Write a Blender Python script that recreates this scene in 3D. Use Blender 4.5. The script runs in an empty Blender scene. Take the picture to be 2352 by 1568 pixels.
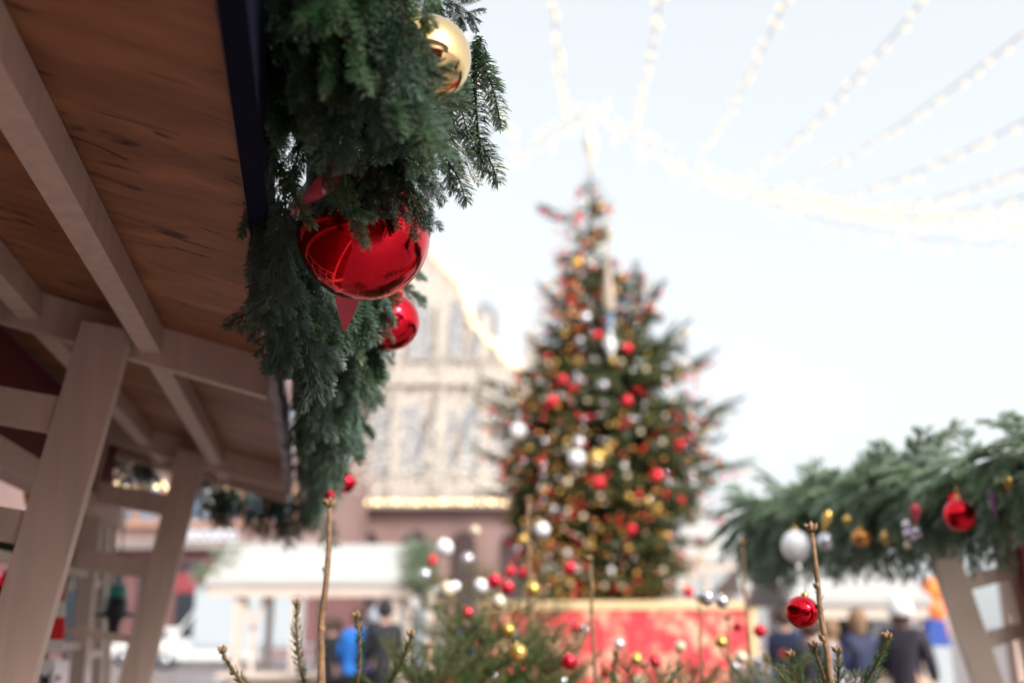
import bpy, math, random
import numpy as np
from mathutils import Vector, Matrix

random.seed(7); rng = np.random.default_rng(7)
R = math.radians
sc = bpy.context.scene
C = sc.collection

# ------------------------------------------------------------------ camera
PITCH = R(15.8); F = 2287.0
CAM = Vector((0, 0, 1.6))
FW = Vector((0, math.cos(PITCH), math.sin(PITCH)))
UP = Vector((0, -math.sin(PITCH), math.cos(PITCH)))
RT = Vector((1, 0, 0))
cd = bpy.data.cameras.new('camera'); cam = bpy.data.objects.new('camera', cd); C.objects.link(cam)
cam.location = CAM; cam.rotation_euler = (R(90) + PITCH, 0, 0)
cd.lens = 35; cd.sensor_width = 36; cd.clip_start = 0.05; cd.clip_end = 1500
cd.dof.use_dof = True; cd.dof.focus_distance = 1.62; cd.dof.aperture_fstop = 1.75; cd.dof.aperture_blades = 0
sc.camera = cam

def W(u, v, D):
    return CAM + D * (((u - 1176) / F) * RT + ((784 - v) / F) * UP + FW)
def proj(p):
    d = Vector(p) - CAM; D = d.dot(FW)
    if D < 0.05: return (9e9, 9e9, D)
    return (1176 + F * d.dot(RT) / D, 784 - F * d.dot(UP) / D, D)
def WY(u, v, Y):                       # point on the ray at world distance Y ahead
    d = ((u - 1176) / F) * RT + ((784 - v) / F) * UP + FW
    return CAM + d * (Y / d.y)
ANG = R(11.1)
NV = Vector((math.cos(ANG), math.sin(ANG), 0)); EV = Vector((-math.sin(ANG), math.cos(ANG), 0))
def S(n, s, z): return NV * n + EV * s + Vector((0, 0, z))     # left stall axes

# ------------------------------------------------------------------ materials
M = {}
def nodes(name):
    m = bpy.data.materials.new(name); m.use_nodes = True; nt = m.node_tree
    return m, nt, nt.nodes['Principled BSDF']
def mat(name, col, rough=0.6, metal=0.0, noise=0.0, nscale=8, bump=0.0, coat=0.0, spec=0.5, dark=None, sc3=None, rot=0.0, trans=0.0):
    m, nt, b = nodes(name)
    b.inputs['Roughness'].default_value = rough; b.inputs['Metallic'].default_value = metal
    b.inputs['Coat Weight'].default_value = coat; b.inputs['Specular IOR Level'].default_value = spec
    b.inputs['Coat Roughness'].default_value = 0.03
    if trans: b.inputs['Transmission Weight'].default_value = trans
    if noise or bump:
        tc = nt.nodes.new('ShaderNodeTexCoord'); mp = nt.nodes.new('ShaderNodeMapping')
        mp.inputs['Rotation'].default_value = (0, 0, rot)
        if sc3: mp.inputs['Scale'].default_value = sc3
        no = nt.nodes.new('ShaderNodeTexNoise'); no.inputs['Scale'].default_value = nscale; no.inputs['Detail'].default_value = 6
        nt.links.new(tc.outputs['Object'], mp.inputs['Vector']); nt.links.new(mp.outputs[0], no.inputs['Vector'])
        rp = nt.nodes.new('ShaderNodeValToRGB'); rp.color_ramp.elements[0].position = 0.3; rp.color_ramp.elements[1].position = 0.7
        d = dark or tuple(c * (1 - noise) for c in col)
        rp.color_ramp.elements[0].color = (*d, 1); rp.color_ramp.elements[1].color = (*col, 1)
        nt.links.new(no.outputs['Fac'], rp.inputs['Fac']); nt.links.new(rp.outputs['Color'], b.inputs['Base Color'])
        if bump:
            bp = nt.nodes.new('ShaderNodeBump'); bp.inputs['Strength'].default_value = bump; bp.inputs['Distance'].default_value = 0.01
            nt.links.new(no.outputs['Fac'], bp.inputs['Height']); nt.links.new(bp.outputs[0], b.inputs['Normal'])
    else:
        b.inputs['Base Color'].default_value = (*col, 1)
    M[name] = m; return m
def emis(name, col, st):
    m, nt, b = nodes(name); b.inputs['Base Color'].default_value = (col[0] * .15, col[1] * .15, col[2] * .15, 1)
    b.inputs['Emission Color'].default_value = (*col, 1); b.inputs['Emission Strength'].default_value = st
    M[name] = m; return m

def plywood():
    m, nt, b = nodes('plywood'); N = nt.nodes.new; L = nt.links.new
    tc = N('ShaderNodeTexCoord'); mp = N('ShaderNodeMapping'); mp.inputs['Rotation'].default_value = (0, 0, -ANG)
    L(tc.outputs['Object'], mp.inputs['Vector'])
    sep = N('ShaderNodeSeparateXYZ'); L(mp.outputs[0], sep.inputs[0])
    def tex(sx, sy, scale, det, dist):
        c = N('ShaderNodeCombineXYZ')
        for ax, s in (('X', sx), ('Y', sy)):
            q = N('ShaderNodeMath'); q.operation = 'MULTIPLY'; q.inputs[1].default_value = s; L(sep.outputs[ax], q.inputs[0]); L(q.outputs[0], c.inputs[ax])
        n = N('ShaderNodeTexNoise'); n.inputs['Scale'].default_value = scale; n.inputs['Detail'].default_value = det
        n.inputs['Distortion'].default_value = dist; L(c.outputs[0], n.inputs['Vector']); return n
    n1 = tex(1.1, 2.6, 2.6, 6, 1.5); n2 = tex(1.6, 14.0, 3.0, 6, 0.5); n3 = tex(1.6, 7.0, 3.4, 4, 1.4)
    r1 = N('ShaderNodeValToRGB'); e = r1.color_ramp.elements
    e[0].position = 0.3; e[0].color = (0.2, 0.075, 0.034, 1); e[1].position = 0.74; e[1].color = (0.46, 0.2, 0.088, 1)
    L(n1.outputs['Fac'], r1.inputs['Fac'])
    r2 = N('ShaderNodeValToRGB'); r2.color_ramp.elements[0].position = 0.35; r2.color_ramp.elements[0].color = (0.86, 0.82, 0.80, 1)
    r2.color_ramp.elements[1].position = 0.6; r2.color_ramp.elements[1].color = (1, 1, 1, 1); L(n2.outputs['Fac'], r2.inputs['Fac'])
    r3 = N('ShaderNodeValToRGB'); r3.color_ramp.elements[0].position = 0.31; r3.color_ramp.elements[0].color = (0.18, 0.12, 0.12, 1)
    r3.color_ramp.elements[1].position = 0.41; r3.color_ramp.elements[1].color = (1, 1, 1, 1); L(n3.outputs['Fac'], r3.inputs['Fac'])
    mx = N('ShaderNodeMixRGB'); mx.blend_type = 'MULTIPLY'; mx.inputs[0].default_value = 1; L(r1.outputs[0], mx.inputs[1]); L(r2.outputs[0], mx.inputs[2])
    m2 = N('ShaderNodeMixRGB'); m2.blend_type = 'MULTIPLY'; m2.inputs[0].default_value = 1; L(mx.outputs[0], m2.inputs[1]); L(r3.outputs[0], m2.inputs[2])
    L(m2.outputs[0], b.inputs['Base Color']); b.inputs['Roughness'].default_value = 0.55
    M['plywood'] = m
plywood()

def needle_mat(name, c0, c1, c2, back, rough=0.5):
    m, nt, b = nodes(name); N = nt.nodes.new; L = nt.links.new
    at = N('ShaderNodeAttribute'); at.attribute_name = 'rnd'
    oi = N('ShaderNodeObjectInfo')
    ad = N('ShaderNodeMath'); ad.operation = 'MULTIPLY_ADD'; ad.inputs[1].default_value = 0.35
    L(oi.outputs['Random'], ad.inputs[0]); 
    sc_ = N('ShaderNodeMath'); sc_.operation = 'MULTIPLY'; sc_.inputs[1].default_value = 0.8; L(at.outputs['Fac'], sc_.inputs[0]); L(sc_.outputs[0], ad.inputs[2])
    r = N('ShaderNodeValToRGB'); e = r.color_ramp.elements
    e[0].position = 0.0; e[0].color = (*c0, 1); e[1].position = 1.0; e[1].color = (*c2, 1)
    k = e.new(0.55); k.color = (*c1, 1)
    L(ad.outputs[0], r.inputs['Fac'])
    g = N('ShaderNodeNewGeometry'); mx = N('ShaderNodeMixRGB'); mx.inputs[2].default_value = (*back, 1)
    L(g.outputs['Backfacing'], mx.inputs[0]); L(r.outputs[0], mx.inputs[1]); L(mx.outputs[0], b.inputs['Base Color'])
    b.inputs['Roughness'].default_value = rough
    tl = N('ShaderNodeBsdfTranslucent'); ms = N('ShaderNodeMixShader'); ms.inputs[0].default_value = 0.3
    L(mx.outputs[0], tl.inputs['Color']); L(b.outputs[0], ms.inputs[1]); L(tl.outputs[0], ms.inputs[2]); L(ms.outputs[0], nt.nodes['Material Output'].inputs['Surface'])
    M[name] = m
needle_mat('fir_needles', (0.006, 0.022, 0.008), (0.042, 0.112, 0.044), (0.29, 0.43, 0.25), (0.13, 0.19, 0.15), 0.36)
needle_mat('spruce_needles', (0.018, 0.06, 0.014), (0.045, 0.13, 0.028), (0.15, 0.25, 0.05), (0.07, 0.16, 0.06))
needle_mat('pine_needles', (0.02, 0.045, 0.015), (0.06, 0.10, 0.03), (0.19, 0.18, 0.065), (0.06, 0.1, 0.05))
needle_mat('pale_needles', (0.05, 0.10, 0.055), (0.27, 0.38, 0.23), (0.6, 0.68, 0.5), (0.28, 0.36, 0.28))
mat('bark', (0.30, 0.17, 0.09), 0.8, noise=0.5, nscale=60, bump=0.4)
mat('bark_dark', (0.07, 0.045, 0.03), 0.9, noise=0.5, nscale=20)
mat('bud', (0.34, 0.2, 0.1), 0.6, noise=0.4, nscale=200)
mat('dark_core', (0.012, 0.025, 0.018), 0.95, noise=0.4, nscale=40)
mat('paint_beige', (0.67, 0.49, 0.41), 0.6, noise=0.2, nscale=9, sc3=(3, 3, 0.25), bump=0.15)
mat('paint_brown', (0.42, 0.27, 0.19), 0.65, noise=0.2, nscale=6)
mat('paint_cream', (0.62, 0.52, 0.45), 0.6, noise=0.08, nscale=5)
mat('wall_red', (0.16, 0.015, 0.02), 0.6, noise=0.35, nscale=3)
mat('red_board', (0.26, 0.012, 0.018), 0.5, noise=0.2, nscale=3)
mat('navy', (0.006, 0.007, 0.02), 0.9, spec=0.1)
mat('fascia', (0.46, 0.38, 0.45), 0.6, noise=0.3, nscale=9)
mat('white_roof', (0.45, 0.44, 0.43), 0.5, noise=0.06, nscale=4, sc3=(0.2, 6, 6))
mat('white_paint', (0.8, 0.8, 0.8), 0.3, noise=0.03, nscale=3)
mat('truck_box', (0.44, 0.49, 0.53), 0.35, noise=0.03, nscale=1)
mat('glass_dark', (0.03, 0.04, 0.05), 0.05, spec=0.8)
mat('pane_pale', (0.26, 0.28, 0.31), 0.15, spec=0.8)
mat('glass_blue', (0.13, 0.2, 0.3), 0.15, spec=0.8)
mat('doorway_dark', (0.05, 0.03, 0.035), 0.8)
mat('paint_light', (0.8, 0.66, 0.54), 0.6, noise=0.1, nscale=6)
mat('rubber', (0.02, 0.02, 0.02), 0.8)
mat('steel', (0.5, 0.52, 0.55), 0.35, 0.8)
mat('alu', (0.55, 0.57, 0.62), 0.45, 0.3)
mat('red_ball', (0.72, 0.003, 0.018), 0.03, 1.0, coat=0.25)
mat('red_ball_satin', (0.74, 0.02, 0.045), 0.28, 0.75, coat=0.3)
mat('gold_ball', (0.86, 0.60, 0.28), 0.05, 1.0, coat=0.3)
mat('gold_satin', (0.72, 0.45, 0.12), 0.3, 0.8)
mat('cream_ball', (0.72, 0.62, 0.45), 0.35, 0.25)
mat('silver_ball', (0.72, 0.70, 0.76), 0.16, 0.85)
mat('white_ball', (0.8, 0.8, 0.82), 0.35, 0.0, coat=0.4)
mat('glass_ball', (0.55, 0.5, 0.62), 0.08, 0.9)
mat('copper_ball', (0.6, 0.25, 0.07), 0.25, 0.8)
mat('purple', (0.3, 0.07, 0.3), 0.5, noise=0.6, nscale=120)
mat('ribbon', (0.62, 0.05, 0.09), 0.45, noise=0.25, nscale=30)
mat('ribbon_white', (0.8, 0.6, 0.62), 0.5)
mat('cap_gold', (0.6, 0.42, 0.15), 0.25, 1.0)
mat('wire', (0.42, 0.45, 0.5), 0.6)
mat('window_surround', (0.5, 0.27, 0.18), 0.7, noise=0.2, nscale=2)
mat('stone_pink', (0.27, 0.175, 0.165), 0.8, noise=0.22, nscale=0.5)
mat('stone_pale', (0.48, 0.43, 0.39), 0.8, noise=0.2, nscale=0.35)
mat('stone_brown', (0.2, 0.09, 0.09), 0.8, noise=0.3, nscale=0.6)
mat('stone_dim', (0.34, 0.29, 0.27), 0.8, noise=0.3, nscale=0.4)
mat('roof_grey', (0.5, 0.5, 0.5), 0.7, noise=0.2, nscale=1)
mat('orange', (0.85, 0.3, 0.02), 0.5, noise=0.3, nscale=14)
mat('orange_red', (0.85, 0.09, 0.02), 0.5, noise=0.5, nscale=6, dark=(0.8, 0.35, 0.05))
mat('red_cloth', (0.65, 0.03, 0.03), 0.7)
mat('white_cloth', (0.75, 0.74, 0.74), 0.7)
mat('blue_cloth', (0.03, 0.08, 0.35), 0.7)
mat('blue_jacket', (0.015, 0.20, 0.72), 0.6, noise=0.3, nscale=8)
mat('deep_blue', (0.02, 0.04, 0.40), 0.6)
mat('navy_coat', (0.016, 0.022, 0.07), 0.7, noise=0.3, nscale=10)
mat('plum_coat', (0.022, 0.015, 0.03), 0.7, noise=0.3, nscale=10)
mat('black_cloth', (0.012, 0.012, 0.016), 0.8)
mat('beige_coat', (0.42, 0.34, 0.27), 0.8)
mat('grey_coat', (0.35, 0.36, 0.42), 0.8)
mat('maroon_coat', (0.2, 0.03, 0.04), 0.8)
mat('skin', (0.55, 0.33, 0.25), 0.5)
mat('hair_brown', (0.06, 0.03, 0.018), 0.7, noise=0.5, nscale=60)
mat('hair_fair', (0.3, 0.18, 0.1), 0.7, noise=0.5, nscale=60)
mat('teal', (0.04, 0.24, 0.2), 0.5)
mat('black', (0.01, 0.01, 0.014), 0.4)
mat('sign_white', (0.8, 0.8, 0.82), 0.4)
mat('box_rim', (0.80, 0.58, 0.32), 0.6, noise=0.1, nscale=3)
emis('bulb_warm', (1.0, 0.72, 0.38), 1.6)
emis('bulb_sky', (1.0, 0.84, 0.60), 0.40)
emis('bulb_hall', (1.0, 0.88, 0.70), 0.42)
emis('bulb_amber', (1.0, 0.42, 0.10), 0.4)
emis('sign_lit', (0.9, 0.93, 1.0), 0.35)

def ground_mat():
    m, nt, b = nodes('cobbles'); N = nt.nodes.new; L = nt.links.new
    tc = N('ShaderNodeTexCoord'); br = N('ShaderNodeTexBrick'); br.inputs['Scale'].default_value = 4
    br.inputs['Color1'].default_value = (0.36, 0.30, 0.30, 1); br.inputs['Color2'].default_value = (0.27, 0.23, 0.24, 1)
    br.inputs['Mortar'].default_value = (0.15, 0.13, 0.13, 1); br.inputs['Mortar Size'].default_value = 0.03
    no = N('ShaderNodeTexNoise'); no.inputs['Scale'].default_value = 0.4; no.inputs['Detail'].default_value = 5
    mx = N('ShaderNodeMixRGB'); mx.blend_type = 'MULTIPLY'; mx.inputs[0].default_value = 0.5
    L(tc.outputs['Object'], br.inputs['Vector']); L(tc.outputs['Object'], no.inputs['Vector'])
    L(br.outputs[0], mx.inputs[1]); L(no.outputs['Fac'], mx.inputs[2]); L(mx.outputs[0], b.inputs['Base Color'])
    b.inputs['Roughness'].default_value = 0.6; M['cobbles'] = m
ground_mat()
def planter_mat():
    m, nt, b = nodes('planter_red'); N = nt.nodes.new; L = nt.links.new
    tc = N('ShaderNodeTexCoord'); vo = N('ShaderNodeTexVoronoi'); vo.inputs['Scale'].default_value = 5.5
    no = N('ShaderNodeTexNoise'); no.inputs['Scale'].default_value = 2.0; no.inputs['Detail'].default_value = 8; no.inputs['Roughness'].default_value = 0.7
    L(tc.outputs['Object'], no.inputs['Vector']); L(tc.outputs['Object'], vo.inputs['Vector'])
    a = N('ShaderNodeMath'); a.operation = 'MULTIPLY_ADD'; a.inputs[1].default_value = -0.35; L(vo.outputs['Distance'], a.inputs[0]); L(no.outputs['Fac'], a.inputs[2])
    r = N('ShaderNodeValToRGB'); r.color_ramp.elements[0].position = 0.30; r.color_ramp.elements[0].color = (0.62, 0.045, 0.06, 1)
    r.color_ramp.elements[1].position = 0.42; r.color_ramp.elements[1].color = (0.74, 0.42, 0.28, 1)
    L(a.outputs[0], r.inputs['Fac']); L(r.outputs[0], b.inputs['Base Color']); b.inputs['Roughness'].default_value = 0.5
    M['planter_red'] = m
planter_mat()
for nm in ('red_ball', 'gold_ball'):     # faint handling marks on the mirror balls
    nt = M[nm].node_tree; b = nt.nodes['Principled BSDF']; no = nt.nodes.new('ShaderNodeTexNoise'); no.inputs['Scale'].default_value = 90; no.inputs['Detail'].default_value = 8
    tc = nt.nodes.new('ShaderNodeTexCoord'); nt.links.new(tc.outputs['Object'], no.inputs['Vector']); mr = nt.nodes.new('ShaderNodeMapRange')
    mr.inputs['From Min'].default_value = .45; mr.inputs['From Max'].default_value = .75; mr.inputs['To Min'].default_value = .025; mr.inputs['To Max'].default_value = .22
    nt.links.new(no.outputs['Fac'], mr.inputs['Value']); nt.links.new(mr.outputs[0], b.inputs['Roughness'])
def zigzag_mat():
    m, nt, b = nodes('zigzag'); N = nt.nodes.new; L = nt.links.new
    tc = N('ShaderNodeTexCoord'); sp = N('ShaderNodeSeparateXYZ'); L(tc.outputs['Object'], sp.inputs[0])
    pp = N('ShaderNodeMath'); pp.operation = 'PINGPONG'; pp.inputs[1].default_value = 0.035; L(sp.outputs['Y'], pp.inputs[0])
    ad = N('ShaderNodeMath'); ad.operation = 'ADD'; L(sp.outputs['Z'], ad.inputs[0]); L(pp.outputs[0], ad.inputs[1])
    q = N('ShaderNodeMath'); q.operation = 'PINGPONG'; q.inputs[1].default_value = 0.06; L(ad.outputs[0], q.inputs[0])
    g = N('ShaderNodeMath'); g.operation = 'GREATER_THAN'; g.inputs[1].default_value = 0.03; L(q.outputs[0], g.inputs[0])
    mx = N('ShaderNodeMixRGB'); mx.inputs[1].default_value = (0.7, 0.02, 0.02, 1); mx.inputs[2].default_value = (0.75, 0.72, 0.72, 1)
    L(g.outputs[0], mx.inputs[0]); L(mx.outputs[0], b.inputs['Base Color']); M['zigzag'] = m
zigzag_mat()

# ------------------------------------------------------------------ builders
class MB:
    def __init__(s): s.v = []; s.f = []; s.m = []; s.mats = []; s.sm = []
    def mi(s, m):
        if m not in s.mats: s.mats.append(m)
        return s.mats.index(m)
    def add(s, vs, fs, m, smooth=False):
        o = len(s.v); k = s.mi(m); s.v += [tuple(x) for x in vs]
        for f in fs: s.f.append([o + i for i in f]); s.m.append(k); s.sm.append(smooth)
        return s
    def hexa(s, p, m):      # 8 points: bottom 4 ccw, top 4 ccw
        return s.add(p, [(3, 2, 1, 0), (4, 5, 6, 7), (0, 1, 5, 4), (1, 2, 6, 5), (2, 3, 7, 6), (3, 0, 4, 7)], m)
    def box(s, x0, x1, y0, y1, z0, z1, m, T=None):
        p = [Vector(q) for q in ((x0, y0, z0), (x1, y0, z0), (x1, y1, z0), (x0, y1, z0), (x0, y0, z1), (x1, y0, z1), (x1, y1, z1), (x0, y1, z1))]
        if T: p = [T(q) for q in p]
        return s.hexa(p, m)
    def bar(s, a, b, w, h, m, side=None):   # rectangular bar from a to b; w along side, h the other way
        a = Vector(a); b = Vector(b); d = (b - a).normalized()
        sd = Vector(side) if side is not None else (Vector((0, 0, 1)).cross(d) if abs(d.z) < 0.95 else Vector((1, 0, 0)))
        sd = (sd - d * sd.dot(d)).normalized(); o = d.cross(sd)
        q = lambda c: [c - sd * w / 2 - o * h / 2, c + sd * w / 2 - o * h / 2, c + sd * w / 2 + o * h / 2, c - sd * w / 2 + o * h / 2]
        return s.hexa(q(a) + q(b), m)
    def tube(s, pts, rad, m, n=8, cap=True, smooth=True):
        pts = [Vector(p) for p in pts]; rr = rad if isinstance(rad, (list, tuple)) else [rad] * len(pts)
        vs = []; up = Vector((0.13, 0.21, 0.97))
        for i, p in enumerate(pts):
            d = (pts[min(i + 1, len(pts) - 1)] - pts[max(i - 1, 0)]).normalized()
            a = d.cross(up)
            if a.length < 0.1: a = d.cross(Vector((1, 0, 0)))
            a.normalize(); c = d.cross(a)
            for k in range(n):
                t = 2 * math.pi * k / n; vs.append(p + rr[i] * (math.cos(t) * a + math.sin(t) * c))
        fs = [(i * n + k, i * n + (k + 1) % n, (i + 1) * n + (k + 1) % n, (i + 1) * n + k) for i in range(len(pts) - 1) for k in range(n)]
        if cap: fs += [tuple(range(n))[::-1], tuple((len(pts) - 1) * n + k for k in range(n))]
        return s.add(vs, fs, m, smooth)
    def lathe(s, prof, m, n=24, c=(0, 0, 0), axis=None, smooth=True, sx=1, sy=1):   # prof: (r, z)
        c = Vector(c); q = Vector((0, 0, 1)).rotation_difference(Vector(axis)) if axis is not None else None
        vs = []
        for r, z in prof:
            for k in range(n):
                t = 2 * math.pi * k / n; p = Vector((r * math.cos(t) * sx, r * math.sin(t) * sy, z))
                if q: p = q @ p
                vs.append(c + p)
        fs = [(i * n + k, i * n + (k + 1) % n, (i + 1) * n + (k + 1) % n, (i + 1) * n + k) for i in range(len(prof) - 1) for k in range(n)]
        return s.add(vs, fs, m, smooth)
    def ball(s, c, r, m, n=24, sx=1, sy=1, sz=1):
        pr = [(max(1e-5, math.sin(math.pi * i / (n // 2)) * r), -math.cos(math.pi * i / (n // 2)) * r * sz) for i in range(n // 2 + 1)]
        return s.lathe(pr, m, n, c, sx=sx, sy=sy)
    def prism(s, pts, d, m):      # polygon pts (list of Vector) extruded by vector d
        n = len(pts); pts = [Vector(p) for p in pts]; d = Vector(d)
        return s.add(pts + [p + d for p in pts], [tuple(range(n))[::-1], tuple(range(n, 2 * n))] + [(i, (i + 1) % n, n + (i + 1) % n, n + i) for i in range(n)], m)
    def build(s, name, parent=None, loc=None):
        me = bpy.data.meshes.new(name); off = Vector(loc) if loc is not None else Vector((0, 0, 0))
        if parent is not None and loc is None: off = parent.location.copy()
        me.from_pydata([(x - off.x, y - off.y, z - off.z) for x, y, z in s.v], [], s.f); me.validate()
        for k in s.mats: me.materials.append(M[k])
        if len(me.polygons) == len(s.f):
            me.polygons.foreach_set('material_index', s.m); me.polygons.foreach_set('use_smooth', s.sm)
        o = bpy.data.objects.new(name, me); C.objects.link(o)
        if parent is not None: o.parent = parent
        else: o.location = off
        return o
def tag(o, label, cat, group=None, kind=None):
    if label: o['label'] = label
    if cat: o['category'] = cat
    if group: o['group'] = group
    if kind: o['kind'] = kind
    return o
def thing(name, label, cat, loc=(0, 0, 0), group=None):
    o = bpy.data.objects.new(name, None); C.objects.link(o); o.location = loc; o.empty_display_size = 0.1
    return tag(o, label, cat, group)
def copy_tree(root, loc=None, label=None, group=None):
    r = root.copy(); C.objects.link(r)
    if loc is not None: r.location = loc
    if label: r['label'] = label
    if group: r['group'] = group
    for ch in root.children:
        c = ch.copy(); C.objects.link(c); c.parent = r
        for g in ch.children:
            d = g.copy(); C.objects.link(d); d.parent = c
    return r

# ------------------------------------------------------------------ conifer boughs (numpy)
def unit(a): return a / np.maximum(np.linalg.norm(a, axis=-1, keepdims=True), 1e-9)
class Geo:               # verts, quads, material index, rnd attribute
    def __init__(s): s.V = []; s.Q = []; s.K = []; s.A = []; s.n = 0
    def add(s, v, q, k, a):
        s.V.append(v); s.Q.append(q + s.n); s.K.append(np.full(len(q), k, np.int32)); s.A.append(a); s.n += len(v)
    def cat(s): return (np.concatenate(s.V), np.concatenate(s.Q), np.concatenate(s.K), np.concatenate(s.A))
def stem(geo, pts, r0, r1, n=5, k=1):
    pts = np.asarray(pts, float); m = len(pts); t = unit(np.gradient(pts, axis=0))
    a = unit(np.cross(t, np.array([0.1, 0.2, 1.0]))); b = np.cross(t, a); rr = np.linspace(r0, r1, m)[:, None]
    vs = np.stack([pts + rr * (math.cos(2 * math.pi * i / n) * a + math.sin(2 * math.pi * i / n) * b) for i in range(n)], 1).reshape(-1, 3)
    q = np.array([(i * n + j, i * n + (j + 1) % n, (i + 1) * n + (j + 1) % n, (i + 1) * n + j) for i in range(m - 1) for j in range(n)])
    geo.add(vs, q, k, np.full(len(vs), 0.5))
def needles(geo, pts, up, dens, ln, wd, phimax, segs=2, lean=0.62, rg=rng, flat=0.0, tipfade=0.65):
    pts = np.asarray(pts, float); seg = np.linalg.norm(np.diff(pts, axis=0), axis=1); L = seg.sum(); N = max(4, int(L * dens))
    s = (np.arange(N) + rg.random(N)) / N * L; cs = np.concatenate([[0], np.cumsum(seg)])
    base = np.stack([np.interp(s, cs, pts[:, i]) for i in range(3)], 1)
    tt = unit(np.gradient(pts, axis=0)); T = unit(np.stack([np.interp(s, cs, tt[:, i]) for i in range(3)], 1))
    up = np.broadcast_to(np.asarray(up, float), T.shape); U = unit(up - T * (T * up).sum(1, keepdims=True)); Sd = np.cross(T, U)
    if flat > 0:
        phi = np.where(rg.random(N) < 0.5, 1, -1) * rg.normal(1.25, 0.35 * (1.2 - flat), N)
    else: phi = rg.uniform(-phimax, phimax, N)
    O = unit(U * np.cos(phi)[:, None] + Sd * np.sin(phi)[:, None])
    f = s / L; l = ln * rg.uniform(0.75, 1.15, N) * (1 - (1 - tipfade) * np.clip((f - 0.75) / 0.25, 0, 1)) * np.clip(0.6 + f * 3, 0, 1)
    le = lean * rg.uniform(0.75, 1.3, N) + 0.5 * np.clip((f - 0.8) / 0.2, 0, 1)
    d0 = unit(O + T * le[:, None] * 0.7); d1 = unit(O * 0.75 + T * (le[:, None] + 0.35) + U * 0.25 * (1 - flat))
    wv = unit(np.cross(d0, T) + rg.normal(0, 0.25, (N, 3))) * (wd / 2) * rg.uniform(0.8, 1.2, N)[:, None]
    lc = l[:, None]
    if segs == 2:
        p1 = base + d0 * lc * 0.55; p2 = p1 + d1 * lc * 0.45
        v = np.stack([base - wv * 0.6, base + wv * 0.6, p1 + wv, p1 - wv, p2 + wv * 0.35, p2 - wv * 0.35], 1).reshape(-1, 3)
        i0 = np.arange(N)[:, None] * 6; q = np.concatenate([i0 + np.array([[0, 1, 2, 3]]), i0 + np.array([[3, 2, 4, 5]])]); a = np.repeat(rg.random(N), 6)
    else:
        p1 = base + unit(d0 + d1) * lc
        v = np.stack([base - wv, base + wv, p1 + wv * 0.4, p1 - wv * 0.4], 1).reshape(-1, 3)
        i0 = np.arange(N)[:, None] * 4; q = i0 + np.array([[0, 1, 2, 3]]); a = np.repeat(rg.random(N), 4)
    geo.add(v, q, 0, np.clip(a * 0.18 + 0.5 * rg.random() + 0.38 * f.repeat(len(a) // N) ** 2.2, 0, 1))  # random tone, plus twig tips paled as a highlight in the colour
def curve(p0, d, L, bend, n=7, wob=0.0, rg=rng):
    p = [np.array(p0, float)]; d = np.array(d, float)
    for i in range(n - 1):
        d = unit(d + np.array(bend) / (n - 1) + rg.normal(0, wob, 3)); p.append(p[-1] + d * L / (n - 1))
    return np.array(p)
def bough(seed, L=0.30, pairs=4, dens=1500, ln=0.018, wd=0.0019, segs=2, flat=0.0, droop=-0.25, phimax=2.3, side=0.5, r0=0.0028, lean=0.62, sub=True, ang=0.85):
    rg = np.random.default_rng(seed); g = Geo(); up = (0, 0, 1)
    ax = curve((0, 0, 0), (1, 0, 0.05), L, (0, rg.uniform(-0.25, 0.25), droop), 9, 0.03, rg)
    stem(g, ax, r0, r0 * 0.4); needles(g, ax, up, dens, ln, wd, phimax, segs, lean, rg, flat)
    for i in range(pairs):
        t = 0.12 + 0.68 * i / max(1, pairs - 1)
        for sgn in (-1, 1):
            if rg.random() < 0.06: continue
            tt = np.clip(t + rg.uniform(-0.04, 0.04), 0, 0.9); k = tt * 8; i0 = int(k); p = ax[i0] * (1 - k + i0) + ax[i0 + 1] * (k - i0)
            T = unit(ax[i0 + 1] - ax[i0]); a = ang + rg.uniform(-0.15, 0.15)
            d = T * math.cos(a) + np.array([0, sgn * math.sin(a), rg.uniform(-0.15, 0.12)])
            l2 = L * side * (1.05 - 0.65 * tt) * rg.uniform(0.8, 1.15)
            c2 = curve(p, unit(d), l2, (0.35, -sgn * 0.25, droop * 0.8), 6, 0.03, rg)
            stem(g, c2, r0 * 0.6, r0 * 0.3, 4); needles(g, c2, up, dens, ln * 0.95, wd, phimax, segs, lean, rg, flat)
            if sub and l2 > L * 0.36:
                for s2 in (-1, 1):
                    c3 = curve(c2[2], unit(unit(c2[3] - c2[2]) + np.array([0.3, s2 * 0.75, 0])), l2 * 0.42, (0.2, 0, droop), 5, 0.03, rg)
                    stem(g, c3, r0 * 0.4, r0 * 0.25, 4); needles(g, c3, up, dens, ln * 0.85, wd, phimax, segs, lean, rg, flat)
    return g.cat()
def geo_mesh(name, data, mats):
    V, Q, K, A = data; me = bpy.data.meshes.new(name)
    me.vertices.add(len(V)); me.vertices.foreach_set('co', V.astype(np.float32).ravel())
    me.loops.add(len(Q) * 4); me.loops.foreach_set('vertex_index', Q.astype(np.int32).ravel())
    me.polygons.add(len(Q)); me.polygons.foreach_set('loop_start', np.arange(0, len(Q) * 4, 4, dtype=np.int32))
    me.polygons.foreach_set('material_index', K); me.update(calc_edges=True)
    at = me.attributes.new('rnd', 'FLOAT', 'POINT'); at.data.foreach_set('value', A.astype(np.float32))
    for m in mats: me.materials.append(M[m])
    return me
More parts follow.
